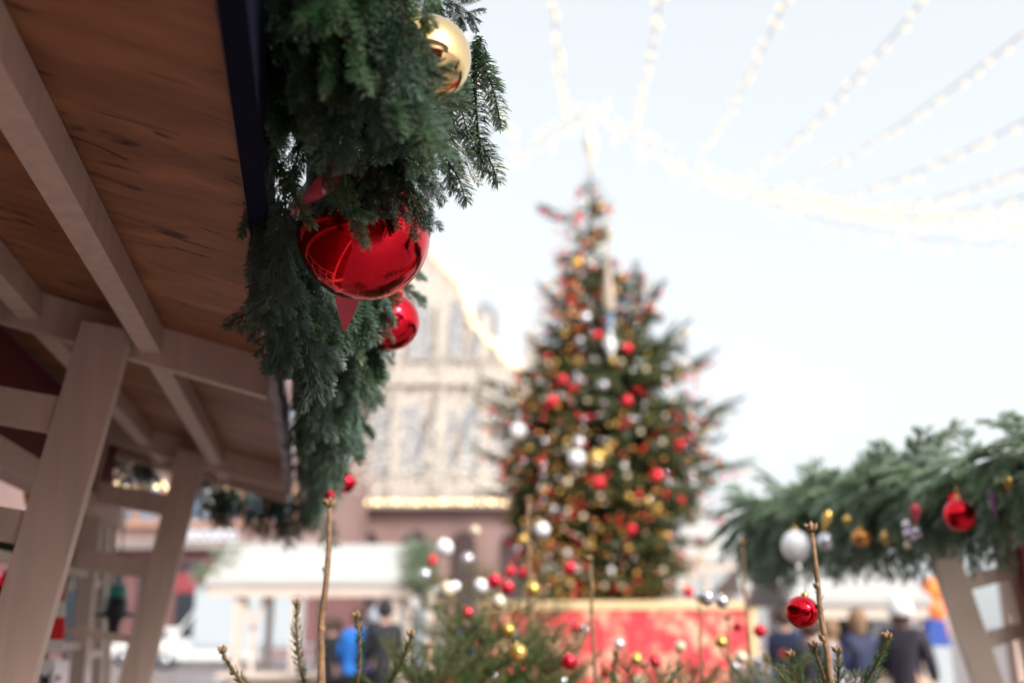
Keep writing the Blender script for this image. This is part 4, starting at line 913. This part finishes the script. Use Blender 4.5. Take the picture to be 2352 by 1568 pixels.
for i, (dz, r_) in enumerate(((.0, .13), (.26, .13), (-.25, .15))): b.lathe([(.01, dz - .14), (r_, dz - .11), (r_ * 1.05, dz), (r_ * .9, dz + .12), (.01, dz + .14)], 'orange_red', 14, p)
tag(b.build('stacked_baskets', None, p), 'stack of glowing orange and red baskets hanging in the right distant stall', 'baskets')
p = WY(2150, 1448, 12.6); b = MB(); b.prism([p + Vector(q) for q in ((-.13, 0, -.18), (.16, 0, -.18), (.13, 0, .12), (-.06, 0, .15))], (0, .2, 0), 'blue_cloth'); tag(b.build('tote_bag', None, p), 'deep blue cloth bag standing on the right distant counter', 'bag')
p = WY(1790, 1335, 14); b = MB(); b.box(p.x - .16, p.x + .16, 14, 14.1, p.z - .1, p.z + .1, 'red_cloth'); b.box(p.x - .18, p.x + .18, 13.98, 13.995, p.z + .06, p.z + .12, 'white_cloth'); tag(b.build('gift_box', None, p), 'small red gift box on display left of the right distant stall', 'gift')
p = WY(2000, 1388, 12.2); t = thing('parked_car', 'pale blue van standing behind the shoppers at the right', 'van', (p.x, 13.5, 0))

def car(t, x0, x1, y, W_=1.8, z1=1.45, body='white_paint', van=False, flip=False):
    L = x1 - x0; fx = (lambda q: x1 - q * L) if flip else (lambda q: x0 + q * L)
    if van: side = [(0, .35), (0, .85), (.04, .98), (.24, 1.08), (.42, z1 - .05), (.5, z1), (1, z1), (1, .35)]
    else: side = [(0, .32), (.01, .75), (.22, .92), (.36, z1 - .04), (.45, z1), (.72, z1 - .02), (.86, .98), (.99, .9), (1, .32)]
    b = MB(); b.prism([Vector((fx(q), y, z)) for q, z in side], (0, W_, 0), body); b.build('body', t)
    gl = [(.27, 1.08), (.43, z1 - .12), (.6, z1 - .12), (.6, 1.06)] if van else [(.29, .95), (.4, z1 - .1), (.68, z1 - .1), (.79, .98)]
    b = MB(); b.prism([Vector((fx(q), y - .012, z)) for q, z in gl], (0, .01, 0), 'glass_dark'); b.build('side_window', t)
    b = MB(); 
    for q in (.19, .8):
        b = MB(); b.lathe([(.001, -.1), (.2, -.1), (.2, .05)], 'steel', 18, (fx(q), y, .32), axis=(0, 1, 0)); wh = b.build('wheel', t); b = MB(); b.lathe([(.205, -.09), (.32, -.08), (.33, .1), (.001, .1)], 'rubber', 18, (fx(q), y, .32), axis=(0, 1, 0)); ty = b.build('tyre', t); ty.parent = wh
    b = MB(); b.box(min(fx(.0), fx(.03)) - .01, max(fx(.0), fx(.03)), y - .008, y + .3, .68, .8, 'sign_white'); b.build('headlight', t)
car(t, p.x - 1.0, p.x + 1.6, 13.9, 1.7, 1.95, 'truck_box', van=True)
# box truck
c0 = WY(328, 1500, 38); c1 = WY(440, 1500, 38); c2 = WY(668, 1500, 38)
t = thing('box_truck', 'white box truck parked far left, its cab facing left beside the crowd barriers', 'truck', ((c0.x + c2.x) / 2, 39, 0))
car(t, c0.x, c0.x + 4.2, 38, 2.0, 2.15, 'white_paint', van=True)
b = MB(); b.box(c1.x, c2.x, 37.9, 40.1, .75, 3.05, 'truck_box'); b.build('cargo_box', t)
c0 = WY(962, 1450, 30); c1 = WY(1120, 1450, 30)
t = thing('parked_car', 'silver-white car parked behind barriers right of the white-roofed stall', 'car', ((c0.x + c1.x) / 2, 31, 0)); car(t, c0.x, c0.x + 3.6, 30, 1.75, 1.5, 'truck_box')
c0 = WY(250, 1480, 42); t = thing('parked_car', 'pale small car at far left partly hidden by the second slanted post', 'car', (c0.x, 43, 0)); car(t, c0.x, c0.x + 3.2, 42, 1.7, 1.45, 'white_paint')
c0 = WY(820, 1440, 27); t = thing('parked_car', 'large white van behind the shoppers of the white-roofed stall', 'van', (c0.x, 28, 0)); car(t, c0.x - .9, c0.x + 2.1, 27, 1.9, 1.95, 'truck_box', van=True)
# crowd barriers
def barrier(x, y, lab, first=[None]):
    if first[0] is None:
        t = thing('crowd_barrier', lab, 'barrier', (0, 0, 0), 'steel crowd barriers in front of the parked vehicles'); b = MB(); b.tube([(0, 0, .12), (0, 0, 1.1), (2.0, 0, 1.1), (2.0, 0, .12)], .025, 'alu', 6); b.tube([(0, 0, .2), (2, 0, .2)], .02, 'alu', 6); b.build('frame', t)
        b = MB()
        for i in range(1, 16): b.tube([(i * .125, 0, .2), (i * .125, 0, 1.1)], .013, 'alu', 5)
        b.build('bars', t); b = MB(); b.tube([(.2, -.3, .02), (.2, .3, .02)], .02, 'alu', 6); b.tube([(1.8, -.3, .02), (1.8, .3, .02)], .02, 'alu', 6); b.build('feet', t); first[0] = t
    else: t = copy_tree(first[0], label=lab)
    t.location = (x, y, 0)
bx = WY(405, 1480, 26).x
for i, lb in enumerate(('leftmost steel barrier, in front of the box truck cab', 'second steel barrier from the left, before the truck box', 'third steel barrier from the left, seen between the left stall posts', 'fourth steel barrier, behind the middle of the white-roofed stall', 'fifth steel barrier, behind the shoppers in blue')): barrier(bx + i * 2.06, 26, lb)
bx = WY(962, 1480, 24).x
for i, lb in enumerate(('steel barrier right of the white-roofed stall, before the silver car', 'steel barrier just left of the red planter')): barrier(bx + i * 2.06, 24, lb)
# street lamp
p = WY(950, 1384, 18); t = thing('street_lamp', 'thin lamp post with small round globe right of the white-roofed stall', 'lamp', (p.x, 18, 0))
b = MB(); b.lathe([(.08, 0), (.06, .2), (.03, .3), (.025, p.z - .1), (.05, p.z - .09)], 'navy', 12, (p.x, 18, 0)); b.build('pole', t); b = MB(); b.ball(p, .12, 'white_ball', 18); b.build('globe', t)
p = WY(1072, 1400, 22)

# ================================================================== PEOPLE
def skin_obj(name, vs, es, m_, parent):
    me = bpy.data.meshes.new(name); me.from_pydata([v[:3] for v in vs], es, []); me.materials.append(M[m_])
    o = bpy.data.objects.new(name, me); C.objects.link(o); o.parent = parent
    md = o.modifiers.new('Skin', 'SKIN'); sv = me.skin_vertices[0].data
    for i, v in enumerate(vs): sv[i].radius = (v[3], v[4] if len(v) > 4 else v[3]); sv[i].use_root = (i == 0)
    md.use_smooth_shade = True
    sb = o.modifiers.new('Subdivision', 'SUBSURF'); sb.levels = 1; sb.render_levels = 1
    return o
def person(label, x, y, H, rot, coat, legs, hair, hat=None, long=False, lean=0.0, arms=.35, legc='black_cloth'):
    k = H / 1.75; t = thing('person', label, 'person', (x, y, 0), 'shoppers at the stalls'); t.rotation_euler = (0, 0, rot)
    J = [(0, 0, .95, .15, .11), (0, 0, 1.15, .14, .1), (0, .0, 1.38, .17, .11), (0, 0, 1.47, .08, .07), (0, -.01, 1.54, .055), (0, -.02, 1.63, .08, .09), (0, -.02, 1.71, .06, .07),
         (.1, 0, .9, .09), (.11, -.02, .5, .065), (.11, .02, .1, .045), (.11, -.1, .04, .04),
         (-.1, 0, .9, .09), (-.11, .03, .5, .065), (-.11, .06, .1, .045), (-.11, -.05, .04, .04),
         (.18, 0, 1.40, .06), (.23, -.02, 1.14, .048), (.19, -.02 - arms * .6, .98, .035), (.2, -.05 - arms * .7, .95, .028),
         (-.18, 0, 1.40, .06), (-.23, -.02, 1.14, .048), (-.19, -.02 - arms * .6, .98, .035), (-.2, -.05 - arms * .7, .95, .028)]
    E = [(0, 1), (1, 2), (2, 3), (3, 4), (4, 5), (5, 6), (0, 7), (7, 8), (8, 9), (9, 10), (0, 11), (11, 12), (12, 13), (13, 14), (2, 15), (15, 16), (16, 17), (17, 18), (2, 19), (19, 20), (20, 21), (21, 22)]
    sca = lambda J_: [(a[0] * k, (a[1] - lean * max(0, a[2] - .9)) * k, a[2] * k) + tuple(q * k for q in a[3:]) for a in J_]
    skin_obj('body', sca(J), E, 'skin', t)
    bot = .45 if long else .82
    CJ = [(0, 0, 1.1, .175, .14), (0, 0, 1.38, .205, .145), (0, 0, 1.52, .1, .095), (0, .0, .9, .185, .15), (0, 0, bot, .20 if long else .185, .16),
          (.19, 0, 1.40, .085), (.24, -.02, 1.14, .07), (.2, -.02 - arms * .55, .985, .055), (-.19, 0, 1.40, .085), (-.24, -.02, 1.14, .07), (-.2, -.02 - arms * .55, .985, .055)]
    skin_obj('coat', sca(CJ), [(0, 1), (1, 2), (0, 3), (3, 4), (1, 5), (5, 6), (6, 7), (1, 8), (8, 9), (9, 10)], coat, t)
    LJ = [(0, 0, .92, .15, .12), (.1, 0, .82, .1), (.11, -.02, .5, .085), (.11, .02, .1, .06), (.11, -.1, .045, .052), (-.1, 0, .82, .1), (-.11, .03, .5, .085), (-.11, .06, .1, .06), (-.11, -.05, .045, .052)]
    skin_obj('trousers', sca(LJ), [(0, 1), (1, 2), (2, 3), (3, 4), (0, 5), (5, 6), (6, 7), (7, 8)], legc, t)
    hy = (-.0 - lean * .75) * k
    b = MB(); b.lathe([(.001, .135), (.06, .125), (.098, .07), (.106, 0), (.1, -.05), (.085, -.08 if not long else -.14)], hair, 18, (0, hy + .012, 1.645 * k), sy=1.08); b.build('hair', None, (0, 0, 0)).parent = t
    if hat:
        b = MB(); b.lathe([(.001, .18), (.06, .17), (.112, .115), (.13, .05), (.134, -.02), (.124, -.03)], hat, 18, (0, hy + .012, 1.64 * k)); b.ball((0, hy, 1.83 * k), .03, hat, 10); b.build('hat', None, (0, 0, 0)).parent = t
    b = MB(); b.lathe([(.001, -.01), (.014, 0), (.001, .04)], 'skin', 8, (0, (-.115 - lean * .75) * k, 1.62 * k), axis=(0, -.3, 1)); b.build('nose', None, (0, 0, 0)).parent = t
    return t
def P(label, u, vtop, Y, rot, coat, **kw):
    p = WY(u, vtop, Y); return person(label, p.x, Y, p.z if 1.45 < p.z < 2.0 else 1.72, rot, coat, 0, kw.pop('hair', 'hair_brown'), **kw)
P('person in a bright blue padded jacket, back turned, bending at the white-roofed stall', 815, 1402, 15.6, R(165), 'blue_jacket', lean=.25)
P('second person in darker blue jacket just right of the bright blue jacket', 862, 1405, 16.2, R(200), 'deep_blue', hair='hair_fair', hat='grey_coat')
P('person in a black coat at the right end of the white-roofed stall counter', 885, 1385, 15.3, R(190), 'black_cloth', hat='black_cloth')
P('person in black coat left of the bright blue jacket, behind the tall leader shoot', 765, 1420, 15.9, R(150), 'black_cloth', hair='hair_brown')
P('person in a light grey coat standing behind the counter of the white-roofed stall', 775, 1425, 19.2, R(10), 'grey_coat')
P('person in deep blue coat left of the red planter', 1066, 1400, 17.2, R(120), 'deep_blue', hat='navy_coat')
P('person in maroon coat beside the deep blue coat, left of the planter', 1092, 1412, 17.6, R(170), 'maroon_coat')
P('person in long navy coat with fair hair, back turned, at lower right', 1966, 1402, 12.0, R(205), 'navy_coat', hair='hair_fair', long=True)
P('person in a dark plum coat and white woolly hat, rightmost of the shoppers', 2066, 1380, 11.0, R(140), 'plum_coat', hat='white_cloth', long=True)
P('person in navy jacket behind the sharp small red ball', 1800, 1396, 12.4, R(130), 'navy_coat', hair='hair_brown')
P('person in light grey coat between the small red ball and the long navy coat', 1905, 1425, 12, R(10), 'grey_coat', hair='hair_fair')
P('person in black coat with raised collar left of the grey coat at right', 1858, 1420, 11.3, R(200), 'black_cloth')

# ================================================================== BUILDINGS
def windows(parent, x0, x1, z0, z1, y, nx, nz, ww, wh, glass='glass_blue', frame_m='stone_dim'):
    first = None
    for j in range(nz):
        for i in range(nx):
            cx = x0 + (i + .5) * (x1 - x0) / nx; cz = z0 + (j + .5) * (z1 - z0) / nz
            if first is None:
                b = MB(); a = 10; pts = [Vector((-ww / 2, 0, -wh / 2)), Vector((ww / 2, 0, -wh / 2)), Vector((ww / 2, 0, wh / 2 - ww / 2))] + [Vector((math.cos(q) * ww / 2, 0, wh / 2 - ww / 2 + math.sin(q) * ww / 2)) for q in np.linspace(0, math.pi, 8)[1:-1]] + [Vector((-ww / 2, 0, wh / 2 - ww / 2))]
                pass
                b.box(-ww / 2 - .22, -ww / 2, -.12, .08, -wh / 2, wh / 2 - ww / 2, frame_m); b.box(ww / 2, ww / 2 + .22, -.12, .08, -wh / 2, wh / 2 - ww / 2, frame_m)
                b.box(-ww / 2 - .3, ww / 2 + .3, -.2, .08, -wh / 2 - .25, -wh / 2 - .002, frame_m); b.box(-.05, .05, -.03, -.002, -wh / 2, wh / 2 - .05, frame_m)
                o = b.build('window', None, (0, 0, 0)); o.parent = parent; first = o
                b = MB(); b.prism(pts, (0, .06, 0), glass); pn = b.build('pane', None, (0, 0, 0)); pn.parent = o
            else:
                o = first.copy(); C.objects.link(o); o.parent = parent; q = first.children[0].copy(); C.objects.link(q); q.parent = o
            o.location = Vector((cx, y, cz)) - parent.location
def poly(b, pts, y0, y1, m_): b.prism([Vector((x, y0, z)) for x, z in pts], (0, y1 - y0, 0), m_)
# pale lit hall, frontal, 64 m away
Y1 = 64
def bx_(u, v, Y=Y1): p = WY(u, v, Y); return (p.x, p.z)
hz = bx_(900, 1150)[1]
t = thing('exhibition_hall', 'large pale stone hall draped in warm string lights, left behind the tall tree', 'building', (bx_(900, 0)[0], Y1 + 8, 0))
ox = bx_(745, 1150)[0]
sil = [(ox, 0), (ox, bx_(0, 545)[1]), bx_(975, 545), bx_(1000, 575), bx_(1062, 645), bx_(1085, 735), bx_(1140, 790), bx_(1200, 850), bx_(1230, 930), bx_(1500, 930), (bx_(1500, 930)[0], 0)]
b = MB(); poly(b, [(x, max(z, hz)) if z > 0 else (x, hz) for x, z in sil], Y1, Y1 + 16, 'stone_pale'); b.build('wall', t)
b = MB(); poly(b, [(ox, 0), (ox, hz - .01), (sil[-1][0], hz - .01), (sil[-1][0], 0)], Y1 + .3, Y1 + 16, 'stone_pink'); b.build('ground_floor', t)
b = MB(); b.box(ox - .3, sil[-1][0] + .3, Y1 - .7, Y1 + .29, hz - .5, hz - .02, 'stone_dim'); b.box(ox - .3, sil[-1][0], Y1 - .5, Y1 - .003, hz + 7.5, hz + 8, 'stone_pale'); b.build('cornice', t)
windows(t, ox + .5, bx_(1190, 0)[0], hz + .8, hz + 7.2, Y1 - .07, 6, 1, 1.5, 4.6, 'pane_pale'); windows(t, ox + .5, bx_(1150, 0)[0], hz + 8.6, hz + 14.2, Y1 - .09, 5, 1, 1.4, 4.0, 'pane_pale')
for i in range(7):
    x = ox + 1.2 + i * 2.9; b = MB(); b.box(x, x + .7, Y1 - .25, Y1 - .004, hz + .02, hz + 15 - i * .9, 'stone_pale'); b.build('pilaster', t)
for i in range(6):
    x = ox + 2.0 + i * 3.1; b = MB(); pts = [(x, 0), (x + 1.5, 0), (x + 1.5, hz - 2.6)] + [(x + .75 + .75 * math.cos(q), hz - 2.6 + .75 * math.sin(q)) for q in np.linspace(0, math.pi, 7)[1:-1]] + [(x, hz - 2.6)]
    poly(b, pts, Y1 + .15, Y1 + .28, 'doorway_dark'); b.build('archway', t)  # flat dark panel, shade inside the opening put into its colour
# cornice light row and drapes of light
def light_string(label, A, B_, sag, n, r, m_='bulb_warm', rw=.03, group=None, parts=True, cat='string lights', jit=.1, sep=False, name='string_lights'):
    A = Vector(A); B_ = Vector(B_); mid = A.lerp(B_, .5); r4 = random.Random(int(A.x * 100 + B_.z * 10))
    f = lambda q: A.lerp(B_, q) + Vector((0, 0, -4 * sag * q * (1 - q)))
    t = thing(name, label, cat, A, group); b = MB(); b.tube([f(i / 24) for i in range(25)], rw, 'wire', 6); b.build('cable', t)
    b = MB(); first = None
    for i in range(n):
        q = (i + .5 + r4.uniform(-.35, .35)) / n; p = f(q) + Vector((r4.uniform(-jit, jit), r4.uniform(-jit, jit), r4.uniform(-jit, jit) - r))
        if sep:
            if first is None: b2 = MB(); b2.ball((0, 0, 0), r, m_, 10); first = b2.build('bulb', None, (0, 0, 0)); o = first
            else: o = first.copy(); C.objects.link(o)
            o.parent = t; o.location = p - A
        else: b.ball(p, r, m_, 8)
    if not sep: o = b.build('bulbs', t); o['kind'] = 'stuff'
    return t
light_string('straight row of warm bulbs along the cornice of the pale hall', Vector((ox, Y1 - .8, hz)), Vector((bx_(1220, 0)[0], Y1 - .8, hz)), .05, 34, .13, jit=.05, sep=True)
rr = random.Random(3)
for i in range(16):
    u0 = 790 + i * 27; A = WY(u0 - 40, 1120, Y1 - 6); v1 = 560 + max(0, (u0 - 830)) * .85 + rr.uniform(-30, 30); B_ = WY(min(1260, u0 + 90), max(600, v1), Y1 - 2)
    light_string(f'slanting string of warm lights draped over the pale hall front', A, B_, 1.2, 58, .09, 'bulb_hall', .02, group='slanting light strings over the hall front', jit=.25)
rl = [(985, 560), (1062, 645), (1085, 735), (1140, 790), (1200, 850)]
for j, ((ua, va), (ub, vb)) in enumerate(zip(rl, rl[1:])):
    light_string(['string of warm lights on the topmost roof slope of the pale hall', 'string of warm lights down the steep right edge of the hall roof', 'string of warm lights on the third roof step of the pale hall', 'string of warm lights on the lowest roof step behind the tall tree'][j], WY(ua, va, Y1 - .5), WY(ub, vb, Y1 - .5), .1, 24, .08, 'bulb_warm', .03, jit=.2)
# pink brown house on the left with white sign
Y2 = 50; t = thing('shop_building', 'pinkish brown shop building at far left with white round-lettered sign', 'building', (WY(500, 0, Y2).x, Y2 + 6, 0))
xl = WY(150, 1400, Y2).x; xr = WY(742, 1400, Y2).x; za = WY(500, 1258, Y2).z
b = MB(); b.box(xl - 14, xr, Y2, Y2 + 14, za + .02, 19, 'stone_pink'); b.build('wall', t)
b = MB(); b.box(xl - 14, xr - .05, Y2 + .2, Y2 + 13.8, 0, za, 'stone_brown'); b.build('ground_floor', t)
b = MB(); b.box(xl - 14, xr + .2, Y2 - .4, Y2 - .01, za - .05, za + .35, 'stone_dim'); b.build('cornice', t)
za2 = WY(500, 1205, Y2).z
windows(t, WY(330, 0, Y2).x, WY(745, 0, Y2).x, za2 + .1, WY(500, 1090, Y2).z, Y2 - .07, 8, 1, .95, 2.3, 'glass_blue', 'window_surround'); windows(t, xl - 8, xr, 9.5, 13, Y2 - .07, 12, 1, 1.1, 2.5)
for i in range(5):
    x = WY(300 + i * 75, 0, Y2).x; b = MB(); b.box(x, x + 1.1, Y2 + .1, Y2 + .19, .3, za - .7, 'glass_dark'); b.build('shop_window', t)
sg = thing('shop_sign', 'row of round white illuminated letters on the pinkish brown building', 'sign', WY(405, 1228, Y2 - .5))
for i in range(7):
    c = WY(418 + i * 19.5, 1228 + (i > 5) * 1, Y2 - .5); b = MB(); b.tube([c + Vector((math.cos(a) * .16, 0, math.sin(a) * .22)) for a in np.linspace(0, 2 * math.pi, 17)], .07, 'sign_lit', 8, cap=False)
    if i % 3 == 1: b.tube([c + Vector((-.12, 0, 0)), c + Vector((.12, 0, 0))], .05, 'sign_lit', 6)
    b.build('letter', sg)
p = WY(437, 1465, 34); 
for (u, v, rr_, m_, lb) in ((437, 1462, .55, 'grey_coat', 'round pale grey canopy light standing before the shop building'),):
    p = WY(437, 1462, 34)
p = WY(440, 1340, 46); t = thing('banner', 'dark red awning over the shop front below the white sign', 'awning', p)
b = MB(); b.prism([p + Vector(q) for q in ((-1.6, 0, .5), (2.4, 0, .5), (2.6, -1.2, -.35), (-1.8, -1.2, -.35))], (0, 0, -.08), 'maroon_coat'); b.build('cloth', t)
b = MB(); b.tube([p + Vector((-1.7, -1.1, -.4)), Vector((p.x - 1.7, p.y - 1.1, 0))], .04, 'steel', 8); b.tube([p + Vector((2.5, -1.1, -.4)), Vector((p.x + 2.5, p.y - 1.1, 0))], .04, 'steel', 8); b.build('poles', t)
# unseen building, stall and firs behind the camera, added for the balls' reflections
t = thing('row_building', 'long stone building behind the viewer, mirrored in the shiny balls', 'building', (0, -40, 0))
b = MB(); b.box(-60, 60, -46, -36, 0, 17, 'stone_dim'); b.build('wall', t); windows(t, -50, 50, 4, 14, -35.9, 16, 2, 1.6, 3, 'glass_dark', 'stone_pale')
rv = thing('market_stall', 'closed dark stall behind the viewer, mirrored in the shiny balls', 'market stall', (2.6, -4.5, 0))
b = MB(); b.box(1.4, 5, -6.5, -4, 0, 2.2, 'wall_red'); b.build('body', rv); b = MB(); b.prism([Vector((1.1, -3.7, 2.2)), Vector((1.1, -6.8, 2.2)), Vector((1.1, -5.2, 3.1))], (4.2, 0, 0), 'white_roof'); b.build('roof', rv)
for i, (x, y) in enumerate(((-1.5, -6), (.3, -8), (6.5, -7), (-5, -9), (7.5, 2))):
    t = thing('fir_tree', ['dark fir behind the viewer by the closed stall', 'dark fir further behind the viewer', 'dark fir right behind the closed stall', 'dark fir far left behind the viewer', 'dark fir outside the frame beside the right stall'][i], 'tree', (x, y, 0)); it = Matrix.Translation(-t.location)
    b = MB(); b.tube([(x, y, 0), (x, y, 3.2)], [.08, .01], 'bark_dark', 8); b.build('trunk', t); pl = []
    for j in range(130):
        z = 3.3 * (j / 130) ** 1.1; a = j * 2.4; pl.append((j % 3, it @ frame((x, y, z + .2), (math.cos(a), math.sin(a), -.15), (0, 0, 1), max(.6, (3.5 - z) * 1.1))))
    mesh_obj('foliage', geo_mesh('foliage', merge(RWL, pl), ['pine_needles', 'bark_dark']), t)

# ================================================================== OVERHEAD LIGHT STRINGS
apex = WY(1360, 243, 26); 
light_string('thick warm light string falling from the apex above the tree to the left', apex, WY(1040, 420, 30), .25, 90, .05, 'bulb_sky', .014, jit=.32)
light_string('thick warm light string falling from the apex above the tree to the right', apex, WY(1680, 425, 27), .25, 90, .05, 'bulb_sky', .014, jit=.32)
light_string('dense sagging band of warm lights from the cable bend to the right frame edge', WY(1660, 415, 27), WY(2420, 515, 27), .35, 150, .055, 'bulb_sky', .015, jit=.3)
light_string('second band of warm lights just under the dense band at right', WY(1690, 440, 28), WY(2420, 560, 26), .5, 110, .05, 'bulb_sky', .015, jit=.4)
light_string('light string hanging straight down from the apex to the tree top', apex, WY(1362, 372, 21), .02, 24, .04, 'bulb_sky', .03, jit=.08)
ST = [((1185, 312), (1040, 40), 'leftmost overhead light string, ending right of the fir twigs'), ((1300, 268), (1262, -70), 'second overhead light string from the left, nearly vertical'), ((1455, 300), (1528, -70), 'third overhead light string from the left, nearly vertical'),
      ((1610, 345), (1835, -60), 'fourth overhead light string from the left, with the brightest bulbs'), ((1700, 415), (2170, -60), 'fifth overhead light string from the left'), ((1770, 445), (2420, 20), 'sixth overhead light string, reaching the upper right edge'),
      ((1830, 462), (2430, 236), 'seventh overhead light string, just below the upper right one'), ((1900, 475), (2430, 362), 'eighth overhead light string, lower of the right hand fan'), ((1960, 485), (2430, 425), 'lowest overhead light string of the right hand fan')]
for i, (a, c, lb) in enumerate(ST):
    A = WY(a[0], a[1], 26); B_ = W(c[0], c[1], 11.5); light_string(lb, A, B_, .22 + .1 * (i > 3), 32, .042, 'bulb_sky', .010, group='light strings fanning overhead', sep=True, jit=.07)
